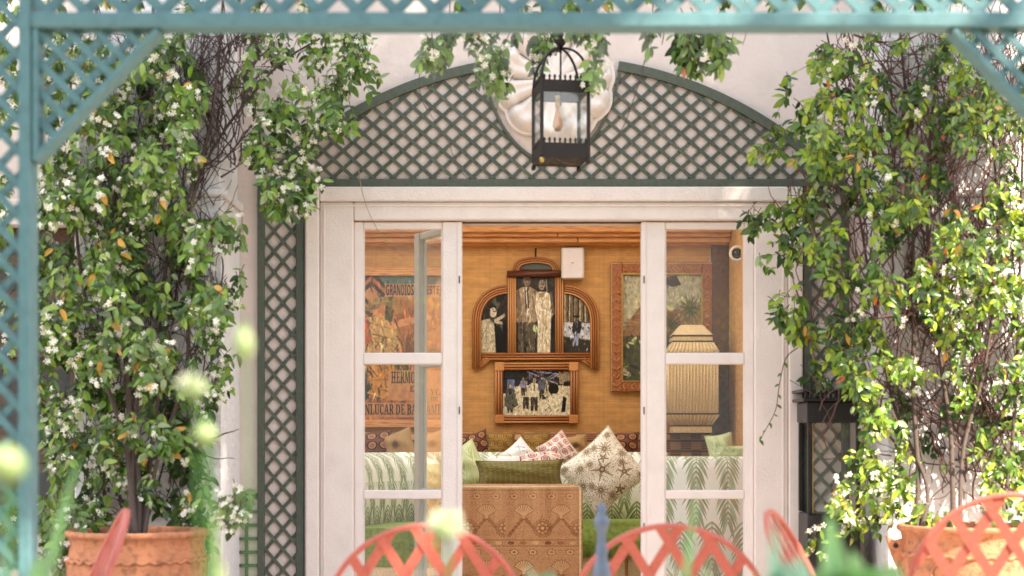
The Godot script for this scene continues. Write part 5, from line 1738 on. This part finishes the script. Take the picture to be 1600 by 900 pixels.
func pots_and_vines():
	terracotta_pot(215, 0.95, 828, "terracotta pot with a rope moulding under the left jasmine", false)
	terracotta_pot(1515, 0.95, 820, "sunlit terracotta pot with a pierced star shaped handle under the right jasmine", true)
	var lt = [0, 0, 1, 1, 1, 2, 2, 2, 3, 3, 8, 8, 0, 1, 2, 2, 3, 1, 8, 0]
	var v = thing("climbing_jasmine", "dense white flowering jasmine climbing the left pillar from its pot", "climbing plant", at(215, 828, 0.95))
	trunks(v, [[215, 835, 0.95, 213, 760, 0.8, 200, 600, 0.6, 190, 400, 0.55, 160, 200, 0.55, 150, 0, 0.5, 0.017], [222, 835, 0.93, 228, 740, 0.7, 250, 600, 0.56, 260, 420, 0.52, 330, 200, 0.5, 350, -20, 0.47, 0.012], [205, 835, 0.95, 200, 700, 0.75, 150, 560, 0.6, 120, 380, 0.6, 110, 120, 0.6, 0.012], [226, 835, 0.95, 250, 720, 0.7, 290, 560, 0.55, 300, 300, 0.5, 410, 120, 0.4, 500, 60, 0.35, 0.01], [212, 835, 0.97, 205, 740, 0.8, 212, 620, 0.6, 230, 300, 0.52, 240, -20, 0.5, 0.014]], M.stem)
	var o = blank()
	grow(o, [55, 40, 300, 40, 315, 300, 348, 430, 345, 540, 60, 560], 360, 0.52, 0.95, 0.063, lt + [6], 0.27)
	grow(o, [60, 560, 345, 540, 335, 700, 345, 830, 60, 840], 90, 0.52, 0.95, 0.062, lt + [6], 0.27)
	grow(o, [55, 40, 180, 40, 180, 840, 60, 840], 110, 0.5, 0.9, 0.06, lt, 0.28)
	grow(o, [395, 40, 560, 40, 580, 90, 560, 130, 530, 130, 545, 185, 505, 230, 500, 275, 470, 310, 425, 320, 400, 240, 375, 140], 140, 0.2, 0.75, 0.059, lt, 0.35)
	grow(o, [320, 330, 400, 330, 390, 400, 360, 470, 330, 470], 18, 0.5, 0.7, 0.06, lt, 0.28)
	grow(o, [330, 500, 360, 520, 360, 620, 330, 640], 10, 0.5, 0.75, 0.058, lt, 0.6)
	grow(o, [325, 740, 395, 795, 380, 830, 330, 840], 14, 0.8, 1.1, 0.058, lt, 0.4)
	grow(o, [60, 760, 130, 790, 110, 900, 60, 900], 22, 0.8, 1.05, 0.06, lt, 0.28)
	grow(o, [-70, -60, 60, -60, 60, 330, -70, 330], 60, 0.3, 0.9, 0.066, lt + [6], 0.5)
	grow(o, [-70, 330, 60, 330, 60, 800, -70, 800], 26, 0.4, 0.9, 0.066, lt + [6], 0.5)
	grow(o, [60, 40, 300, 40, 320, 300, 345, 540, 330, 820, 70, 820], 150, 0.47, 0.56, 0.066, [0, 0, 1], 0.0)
	web(o, [130, 40, 350, 40, 360, 330, 335, 820, 130, 820], 300, 0.46, 0.52, 20)
	web(o, [300, 40, 420, 40, 400, 200, 345, 330, 300, 320], 110, 0.45, 0.5, 18)
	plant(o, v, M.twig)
	# right
	var rt = [0, 0, 1, 1, 2, 2, 4, 4, 5, 5, 8, 0, 1, 2, 4, 5, 1, 2, 4, 0, 1, 2, 5]
	var w = thing("climbing_jasmine", "open sunlit jasmine with reddish stems climbing the right pillar from its pot", "climbing plant", at(1515, 820, 0.95))
	trunks(w, [[1432, 825, 0.9, 1437, 740, 0.7, 1428, 620, 0.55, 1430, 480, 0.52, 1420, 250, 0.5, 1400, -20, 0.5, 0.012], [1490, 825, 0.95, 1490, 760, 0.8, 1485, 660, 0.6, 1470, 560, 0.52, 1450, 300, 0.5, 1480, -20, 0.48, 0.013], [1500, 825, 0.95, 1505, 700, 0.7, 1540, 560, 0.55, 1560, 360, 0.5, 1540, 60, 0.5, 0.01], [1440, 825, 0.92, 1444, 760, 0.75, 1400, 640, 0.5, 1370, 480, 0.5, 1330, 250, 0.45, 1290, 40, 0.4, 0.009], [1560, 825, 0.95, 1580, 700, 0.7, 1590, 450, 0.55, 1600, 100, 0.5, 0.01]], M.stem)
	o = blank()
	grow(o, [1290, 45, 1500, 45, 1640, 160, 1640, 420, 1560, 480, 1450, 560, 1340, 600, 1280, 400, 1270, 160], 300, 0.5, 0.9, 0.053, rt + rt + [6, 7], 0.05, 0.4)
	grow(o, [1450, 420, 1640, 300, 1640, 780, 1540, 780, 1500, 640], 125, 0.52, 0.9, 0.053, rt + rt + [6], 0.05, 0.4)
	grow(o, [1335, 560, 1420, 540, 1420, 760, 1340, 790, 1320, 740], 48, 0.5, 0.85, 0.056, rt, 0.05, 0.4)
	grow(o, [1215, 110, 1290, 60, 1300, 260, 1230, 290, 1180, 265, 1200, 200], 22, 0.25, 0.6, 0.06, rt, 0.05, 0.4)
	grow(o, [1142, 325, 1250, 298, 1255, 432, 1180, 440, 1174, 392, 1190, 350], 20, 0.3, 0.5, 0.06, rt, 0.04, 0.4)
	grow(o, [1255, 290, 1330, 280, 1345, 520, 1310, 590, 1270, 600, 1245, 520], 36, 0.3, 0.6, 0.058, rt + [6], 0.05, 0.4)
	grow(o, [1200, 480, 1260, 460, 1255, 540, 1215, 520], 6, 0.3, 0.45, 0.058, rt, 0.0, 0.4)
	grow(o, [1250, 750, 1400, 730, 1420, 800, 1330, 830, 1265, 840], 26, 0.55, 0.9, 0.05, rt + [6, 5], 0.4, 0.4)
	grow(o, [1440, 770, 1640, 770, 1640, 815, 1440, 815], 26, 0.85, 1.15, 0.056, rt, 0.1, 0.2)
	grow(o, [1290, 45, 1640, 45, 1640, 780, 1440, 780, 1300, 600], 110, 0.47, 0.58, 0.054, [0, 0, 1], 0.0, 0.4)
	web(o, [1300, 40, 1620, 40, 1620, 800, 1420, 800, 1330, 600], 520, 0.46, 0.54, 20)
	web(o, [1200, 290, 1330, 270, 1340, 760, 1290, 760, 1240, 400], 40, 0.35, 0.5, 16)
	# a long dangling thread with small leaves
	var th = []
	for e in [[1247, 543], [1228, 560], [1218, 600], [1212, 640], [1196, 672], [1186, 690]]: th.append(at(e[0], e[1], 0.4))
	o.web.append(curve(th, 5))
	for k in range(6, 26, 2): o.leaves.append(leaf_xf(o.web[o.web.size() - 1][k], Vector3(rf(-1, 1), -0.6, 0.2), Vector3(0, 0.5, 1), rf(0.018, 0.03))); o.tones.append(1)
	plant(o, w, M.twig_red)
	# garlands hanging from the pergola over the door
	var gl = [0, 0, 1, 1, 2, 2, 3]
	var defs = [
		["short leafy jasmine garland hanging just left of the lantern's plaster shell", [650, 30, 760, 30, 756, 66, 720, 76, 690, 58, 668, 98, 650, 92], 16, 0.35],
		["jasmine garland hanging round the crown of the iron lantern", [760, 30, 860, 30, 860, 78, 815, 112, 800, 124, 780, 138, 758, 104], 24, 0.45],
		["narrow jasmine garland trailing in front of the lantern's right hoop", [880, 30, 955, 30, 950, 62, 930, 80, 935, 118, 912, 150, 905, 110, 922, 70, 890, 60], 13, 0.4],
		["orange tipped jasmine garland hanging right of the arch", [1012, 30, 1190, 30, 1165, 66, 1150, 82, 1110, 86, 1060, 90, 1042, 76], 34, 0.05]]
	var n = 0
	for d in defs:
		var poly = poly_px(d[1])
		var cen = poly_box(poly).get_center()
		var gz = [1.12, 0.84, 1.12, 1.12][n] as float
		var gth = thing("jasmine_garland", d[0], "hanging plant", at(cen.x, 30, gz), "jasmine garlands hanging from the pergola")
		o = blank()
		grow(o, d[1], d[2], gz - 0.1, gz + 0.06, 0.062, gl + gl + ([7, 6] if n == 3 else []), d[3], 0.9)
		for k in 3:
			var x = lerpf(poly_box(poly).position.x, poly_box(poly).end.x, (k + 0.5) / 3)
			o.web.append(curve([at(x + rf(-15, 15), -190, gz), at(x, -60, gz), at(x + rf(-10, 10), 40, gz), at(x + rf(-12, 12), 70, gz)], 5))
		if n == 0:
			o.web.append(curve([at(658, 96, gz), at(655, 130, gz), at(661, 160, gz), at(680, 190, gz), at(700, 222, gz), at(715, 260, gz), at(735, 284, gz)], 6))
		if n == 2:
			o.web.append(curve([at(1024, -80, gz), at(1018, 42, gz), at(1006, 100, gz), at(990, 155, gz), at(970, 205, gz), at(935, 248, gz), at(900, 258, gz), at(862, 246, gz)], 6))
		plant(o, gth, M.twig if n != 3 else M.twig_red, 200)
		n += 1
	var sw = thing("jasmine_swag", "long jasmine swag running along the top behind the pergola's lattice frieze", "climbing plant", at(800, -60, 1.2))
	o = blank()
	grow(o, [-60, -110, 1660, -110, 1660, 14, 1330, 22, 1200, -20, 1010, 20, 960, -10, 660, 24, 560, -20, 420, 20, -60, 20], 210, 1.0, 1.25, 0.066, gl + [6], 0.3, 0.5)
	for k in 9: o.web.append(curve([at(-60 + k * 190, -60 + rf(-30, 30), 1.15), at(40 + k * 190, -30 + rf(-30, 30), 1.15), at(150 + k * 190, -50 + rf(-30, 30), 1.15)], 6))
	plant(o, sw, M.twig, 60)
	# a dry tendril across the head of the left door
	tag(obj("dry_tendril", tube(curve([at(560, 262, 0.06), at(566, 300, 0.07), at(580, 340, 0.06), at(600, 372, 0.05), at(630, 392, 0.04)], 6), 0.0022, 0.0016, 5), M.tendril), "thin dry tendril trailing over the head of the left door", "tendril")

# ------------------------------------------------------------------ chairs
func garden_chair(label: String, top: float, rake = 0.08) -> Node3D:
	var c = local_thing("garden_chair", label, "chair", "coral lattice garden chairs")
	var R = 0.285
	var cy = top - R
	var seat = 0.45
	var outline = PackedVector2Array()
	for k in 33:
		var a = PI * k / 32.0
		outline.append(Vector2(cos(a) * R, cy + sin(a) * R))
	outline.append(Vector2(-R * 0.72, seat))
	outline.append(Vector2(R * 0.72, seat))
	var b = MB.new(true)
	var pts = []
	for p in outline: pts.append(Vector3(p.x, p.y, 0))
	pts.append(pts[0])
	b.tube(pts, 0.0105, 0.0105, 8, false, 0.8)
	var rim = obj("back_rim", b.done(), M.coral, c)
	lattice(c, outline, 0.116, 0.185, 0.028, -0.008, 0.005, M.coral, 0.35, "back_strap")
	var tip = Transform3D(Basis(Vector3.RIGHT, -rake), Vector3(0, seat, 0)) * Transform3D(Basis.IDENTITY, Vector3(0, -seat, 0))
	for o in c.get_children(): o.transform = tip * o.transform
	var sb = MB.new(true)
	pts = []
	for k in 33: pts.append(Vector3(cos(TAU * k / 32) * 0.215, seat, 0.23 + sin(TAU * k / 32) * 0.215))
	sb.tube(pts, 0.011, 0.011, 8, false)
	obj("seat_rim", sb.done(), M.coral, c)
	for k in 7:
		var x = -0.18 + k * 0.06
		var hw = sqrt(maxf(0.0, 0.21 * 0.21 - x * x))
		obj("seat_strap", span(Vector3(x - 0.017, seat - 0.003, 0.23 - hw), Vector3(x + 0.017, seat + 0.003, 0.23 + hw), 0.001), M.coral, c)
	for q in [[-0.17, 0.05, -0.2, -0.03], [0.17, 0.05, 0.2, -0.03], [-0.16, 0.37, -0.2, 0.46], [0.16, 0.37, 0.2, 0.46]]:
		obj("leg", tube([Vector3(q[0], seat, q[1]), Vector3((q[0] + q[2]) / 2, 0.25, (q[1] + q[3]) / 2), Vector3(q[2], 0.012, q[3])], 0.012, 0.011, 8), M.coral, c)
	return c

func chairs():
	var z = 3.0
	var s = FOCAL / (CAM_Z - z)
	var y = func(py: float) -> float: return EYE + (HORIZON - py) / s
	var set = func(c: Node3D, px: float, turn: float, zz: float):
		c.position = Vector3(at(px, 0, zz).x, 0.01, zz)
		c.rotation.y = turn
	set.call(garden_chair("coral lattice chair in front of the left glazed door", y.call(820) - 0.01), 664, PI + 0.05, z)
	set.call(garden_chair("coral lattice chair in front of the right glazed door", y.call(820) - 0.01), 1046, PI - 0.07, z)
	set.call(garden_chair("sunlit coral lattice chair in front of the right terracotta pot", y.call(772) - 0.01), 1580, PI - 0.12, z)
	var a = garden_chair("coral chair seen edge on before the left terracotta pot", y.call(797) + 0.02, 0.38)
	set.call(a, 98, -PI / 2 + 0.3, z)
	var b = garden_chair("coral chair seen edge on between right door and black floor lantern", y.call(803) + 0.035, 0.42)
	set.call(b, 1310, PI / 2 - 0.3, z)
	# blue painted finial on a stake
	var fz = 3.5
	var f = thing("garden_stake", "blue grey painted garden stake with a turned finial before the armchair", "garden stake", Vector3(at(940, 0, fz).x, 0, fz))
	var o = Vector3(at(940, 0, fz).x, 0, fz)
	var fs = FOCAL / (CAM_Z - fz)
	var prof = []
	for e in [[0, 786], [5, 788], [8, 795], [6, 803], [10, 808], [13, 815], [10, 824], [7, 832], [7, 850], [10, 862], [8, 872], [12, 882], [15, 900], [11, 915]]: prof.append(Vector2(e[0] / fs, EYE + (HORIZON - e[1]) / fs))
	prof.reverse()
	var blue = weathered(lin(0.11, 0.145, 0.21), 0.5, 0, Vector3(6, 6, 6), M.trellis.albedo_texture)
	obj("finial", lathe(prof, 20, o), blue, f)
	obj("shaft", tube([o + Vector3(0, 0.01, 0), o + Vector3(0, prof[0].y + 0.004, 0)], 11.0 / fs, -1, 12), blue, f)

# ------------------------------------------------------------------ blurred plants close to the camera
func blade(parent: Node, keys: Array, wid: float, m: Material):
	var pts = curve(keys, 7)
	var b = MB.new(true)
	var n = pts.size()
	for i in n - 1:
		var q = []
		for e in [i, i + 1]:
			var t = float(e) / (n - 1)
			var w = wid * (1.0 - pow(t, 2.5)) * (0.6 + 0.4 * sin(PI * minf(t * 1.4, 1.0)))
			var d: Vector3 = (pts[mini(e + 1, n - 1)] - pts[maxi(e - 1, 0)]).normalized()
			var side = d.cross(Vector3(0.25, 0, 1)).normalized()
			q.append([pts[e] - side * w / 2 + Vector3(0, 0, w * 0.15), pts[e], pts[e] + side * w / 2 + Vector3(0, 0, w * 0.15)])
		for k in 2: b.quad(q[0][k], q[0][k + 1], q[1][k + 1], q[1][k])
	obj("blade", b.done(), m, parent)

func foreground():
	var green = mat(lin(0.035, 0.13, 0.015), 0.5)
	var lime = mat(lin(0.22, 0.29, 0.11), 0.5)
	var teal = mat(lin(0.05, 0.15, 0.10), 0.45)
	var cream = mat(lin(0.5, 0.52, 0.4), 0.7)
	for m in [green, lime, teal]:
		m.backlight_enabled = true
		m.backlight = Color(0.5, 0.5, 0.5)
	# flower heads on tall stems: [px, py, radius px, z, open]
	var heads = [[695, 826, 24, 5.5, true, "white tufted flower head on a green stem before the left chair"], [300, 607, 18, 5.6, true, "half open pale green flower bud before the left pillar"], [320, 680, 20, 5.6, false, "round lime flower bud just below the pale bud"], [380, 540, 16, 5.75, false, "tall slim lime bud left of the lattice strip"], [8, 728, 34, 5.9, false, "large round lime bud at the teal pergola post"]]
	for h in heads:
		var z: float = h[3]
		var s = FOCAL / (CAM_Z - z)
		var c = at(h[0], h[1], z)
		var r: float = h[2] / s
		var f = thing("flower_stem", h[5], "flower", Vector3(c.x + 0.02, 0.0, z))
		obj("stem", tube(curve([Vector3(c.x + 0.03, 0.0, z), Vector3(c.x + 0.012, c.y * 0.5, z), Vector3(c.x + 0.004, c.y - r * 1.6, z), c], 8), 0.0016 if h[0] == 380 or h[0] == 300 else 0.0035, 0.0014 if h[0] == 380 or h[0] == 300 else 0.0028, 8), green, f)
		var tall = 1.9 if h[0] == 380 else 1.0
		obj("bud", lathe([Vector2(0, -r * 0.9 * tall), Vector2(r * 0.5, -r * 0.75 * tall), Vector2(r * 0.95, -r * 0.2 * tall), Vector2(r * 0.9, r * 0.35 * tall), Vector2(r * 0.5, r * 0.8 * tall), Vector2(0, r * tall)], 16, c), lime, f)
		if h[4]:
			for k in 70:
				var d = Vector3(rf(-1, 1), rf(-0.15, 1.3), rf(-1, 1)).normalized()
				var side = d.cross(Vector3(0.3, 0.2, 1)).normalized()
				var pm = MB.new()
				var tip = c + d * r * rf(1.2, 1.6)
				pm.tri(c + d * r * 0.7 - side * r * 0.3, c + d * r * 0.7 + side * r * 0.3, tip)
				obj("petal", pm.done(), cream, f)
	# clumps of strap leaves
	var clumps = [
		["strap leaf clump rising before the left terracotta pot", 5.3, [[60, 1000, 84, 860, 126, 705, 0.036, 0], [20, 1000, 10, 940, 0, 850, 0.03, 2], [45, 1000, 52, 940, 60, 890, 0.02, 1]]],
		["dark strap leaf arching across the teal pergola post", 5.9, [[-70, 900, -20, 790, 70, 722, 0.014, 2], [-60, 960, -30, 860, 20, 800, 0.02, 0]]],
		["slim grass blade clump before the right glazed door", 5.2, [[1068, 1000, 1072, 900, 1088, 768, 0.03, 0], [1110, 1000, 1108, 930, 1100, 880, 0.02, 0]]],
		["broad green leaf clump at the foot of the black floor lantern", 5.5, [[1225, 1000, 1214, 920, 1208, 812, 0.06, 2], [1320, 1020, 1306, 920, 1296, 800, 0.12, 0], [1290, 1020, 1270, 940, 1245, 862, 0.08, 2], [1380, 1020, 1352, 930, 1330, 858, 0.095, 0], [1200, 1020, 1190, 950, 1180, 890, 0.03, 0], [1340, 1020, 1320, 940, 1300, 850, 0.05, 2]]],
		["low teal green leaf tuft before the tapestry armchair", 5.4, [[860, 1000, 845, 930, 822, 884, 0.03, 2], [840, 1000, 850, 940, 862, 888, 0.03, 0]]],
		["yellow green leaf sprig drooping left of the lattice strip", 5.6, [[330, 1000, 330, 860, 322, 715, 0.014, 0], [345, 1000, 340, 880, 335, 780, 0.012, 1]]]]
	for c in clumps:
		var z: float = c[1]
		var first = at(c[2][0][0], 0, z)
		var t = thing("strap_leaf_plant", c[0], "plant", Vector3(first.x, 0, z), "strap leaved plants by the camera")
		for b in c[2]:
			var p0 = at(b[0], b[1], z)
			blade(t, [Vector3(p0.x, 0.0, z), p0, at(b[2], b[3], z), at(b[4], b[5], z)], b[6], [green, lime, teal][b[7]])

# ------------------------------------------------------------------ the garden behind the camera
func cloud(name_: String, parent: Node, list: Array, m: Material, tones: Array):
	var mm = MultiMesh.new()
	mm.transform_format = MultiMesh.TRANSFORM_3D
	mm.use_colors = true
	mm.mesh = leaf_mesh
	mm.instance_count = list.size()
	for k in list.size():
		mm.set_instance_transform(k, list[k])
		var c: Color = tones[rng.randi() % tones.size()] * rf(0.8, 1.2)
		c.a = 1.0
		mm.set_instance_color(k, c)
	var mi = MultiMeshInstance3D.new()
	mi.name = name_
	mi.multimesh = mm
	mi.material_override = m
	mi.position = -base[parent]
	parent.add_child(mi, true)
	mi.set_meta("kind", "stuff")

func garden():
	var tones = [Color(0.05, 0.10, 0.03), Color(0.08, 0.15, 0.04), Color(0.12, 0.2, 0.05)]
	# the tall tree that shades the terrace
	var e1 = Vector3(0.647, 0, -0.763)
	var e2 = SUN.cross(e1).normalized()
	if e2.y < 0: e2 = -e2
	var c = e1 * -1.68 + e2 * 1.15 + SUN * 11.0
	var t = thing("shade_tree", "tall broad tree that shades the terrace, right of the camera", "tree", Vector3(c.x, 0, c.z))
	obj("trunk", tube(curve([Vector3(c.x + 0.1, 0, c.z), Vector3(c.x - 0.1, 2.5, c.z), Vector3(c.x + 0.1, 5, c.z + 0.1), c], 6), 0.22, 0.09, 12), M.bark, t)
	var list = []
	for k in 26000:
		var q = Vector3(rng.randfn(), rng.randfn(), rng.randfn()).normalized() * pow(rng.randf(), 0.36)
		var p = c + e1 * q.x * 2.85 + e2 * q.y * 2.25 + SUN * q.z * 2.2 if k % 8 else (c + e1 * (q.x * 0.75 - 0.75) + e2 * (q.y * 0.42 - 2.35) + SUN * (q.z * 0.8 - 0.5) if k % 16 else c + e1 * (q.x * 0.36 + 2.02) + e2 * (q.y * 0.46 - 0.75) + SUN * q.z * 0.5 if k % 32 else c + e1 * (q.x * 0.8 + 2.2) + e2 * (q.y * 0.8 + 0.65) + SUN * q.z * 0.8)
		var n = sin(p.x * 2.3 + 1.0) * sin(p.y * 2.1) * sin(p.z * 2.7 + 0.5)
		if q.length() > 0.84 and n < 0.05: continue
		var pu = p.dot(e1)
		var pv = p.dot(e2)
		if pu < -1.1 and pu > -2.6 and pv > 0.3 and pv < 2.7 and sin(p.x * 5.1 + 1.0) * sin(p.y * 4.7) * sin(p.z * 5.3) < 0.2 and rng.randf() < 0.88: continue
		var gap = p.dot(e2) + 0.55 + 0.85 * (p.dot(e1) + 2.3)
		if absf(gap - 0.03) < 0.2 and p.dot(e1) > -2.6 and p.dot(e1) < -1.3: continue
		list.append(leaf_xf(p, rv(), rv(), rf(0.15, 0.24)))
	cloud("crown", t, list, M.leaf_tinted, tones)
	for k in 9:
		var d = e1 * rf(-1.6, 1.6) + e2 * rf(-1.2, 1.4) + SUN * rf(-1.2, 1.2)
		obj("limb", tube(curve([Vector3(c.x, 5.0 + k * 0.25, c.z), c + d * 0.5 + Vector3(0, -0.6, 0), c + d], 5), 0.07, 0.02, 7), M.bark, t)
	# a clipped hedge across the garden, with two loose shrubs in front: they show in the window panes
	var hd = thing("garden_hedge", "tall dense green hedge along the garden behind the camera", "hedge", Vector3(0, 0, 11.5))
	obj("branches", span(Vector3(-8, 0, 11.2), Vector3(8, 2.7, 12.2), 0.1), M.hedge_core, hd)
	list = []
	for i in 17000:
		list.append(leaf_xf(Vector3(rf(-8.1, 8.1), rf(0, 4.2), 11.15 + rf(-0.25, 0.12)), rv() + Vector3(0, -0.3, 0), rv() + Vector3(0, 0, -0.8), rf(0.09, 0.16)))
	for i in 15000:
		list.append(leaf_xf(Vector3(rf(-8.1, 8.1), 2.6 + 1.9 * pow(rng.randf(), 1.25), 11.6 + rf(-0.5, 0.5)), rv(), rv(), rf(0.15, 0.24)))
	cloud("foliage", hd, list, M.leaf_tinted, [Color(0.025, 0.05, 0.015), Color(0.04, 0.075, 0.02), Color(0.055, 0.095, 0.025)])
	for k in 2:
		var x = [-1.35, 2.3][k] as float
		var s = thing("garden_shrub", ["loose sunlit shrub left of centre behind the camera", "loose sunlit shrub right of centre behind the camera"][k], "shrub", Vector3(x, 0, 9.6), "shrubs in the garden behind the camera")
		list = []
		for i in 900:
			var q = Vector3(rng.randfn(), rng.randfn(), rng.randfn()).normalized() * pow(rng.randf(), 0.5)
			var p = Vector3(x, 2.5, 9.6) + q * Vector3(0.75, 0.95, 0.5)
			if sin(p.x * 5.0) * sin(p.y * 4.4 + 1.0) < -0.1: continue
			list.append(leaf_xf(p, rv() + Vector3(0, -0.4, 0), rv(), rf(0.07, 0.12)))
		cloud("foliage", s, list, M.young, [Color(0.5, 0.55, 0.05), Color(0.42, 0.5, 0.06), Color(0.6, 0.6, 0.1)])
		for i in 6:
			obj("stem", tube(curve([Vector3(x, 0, 9.6), Vector3(x + rf(-0.2, 0.2), 1.3, 9.6), Vector3(x + rf(-0.6, 0.6), 2.9, 9.6 + rf(-0.3, 0.3))], 5), 0.02, 0.006, 6), M.bark, s)
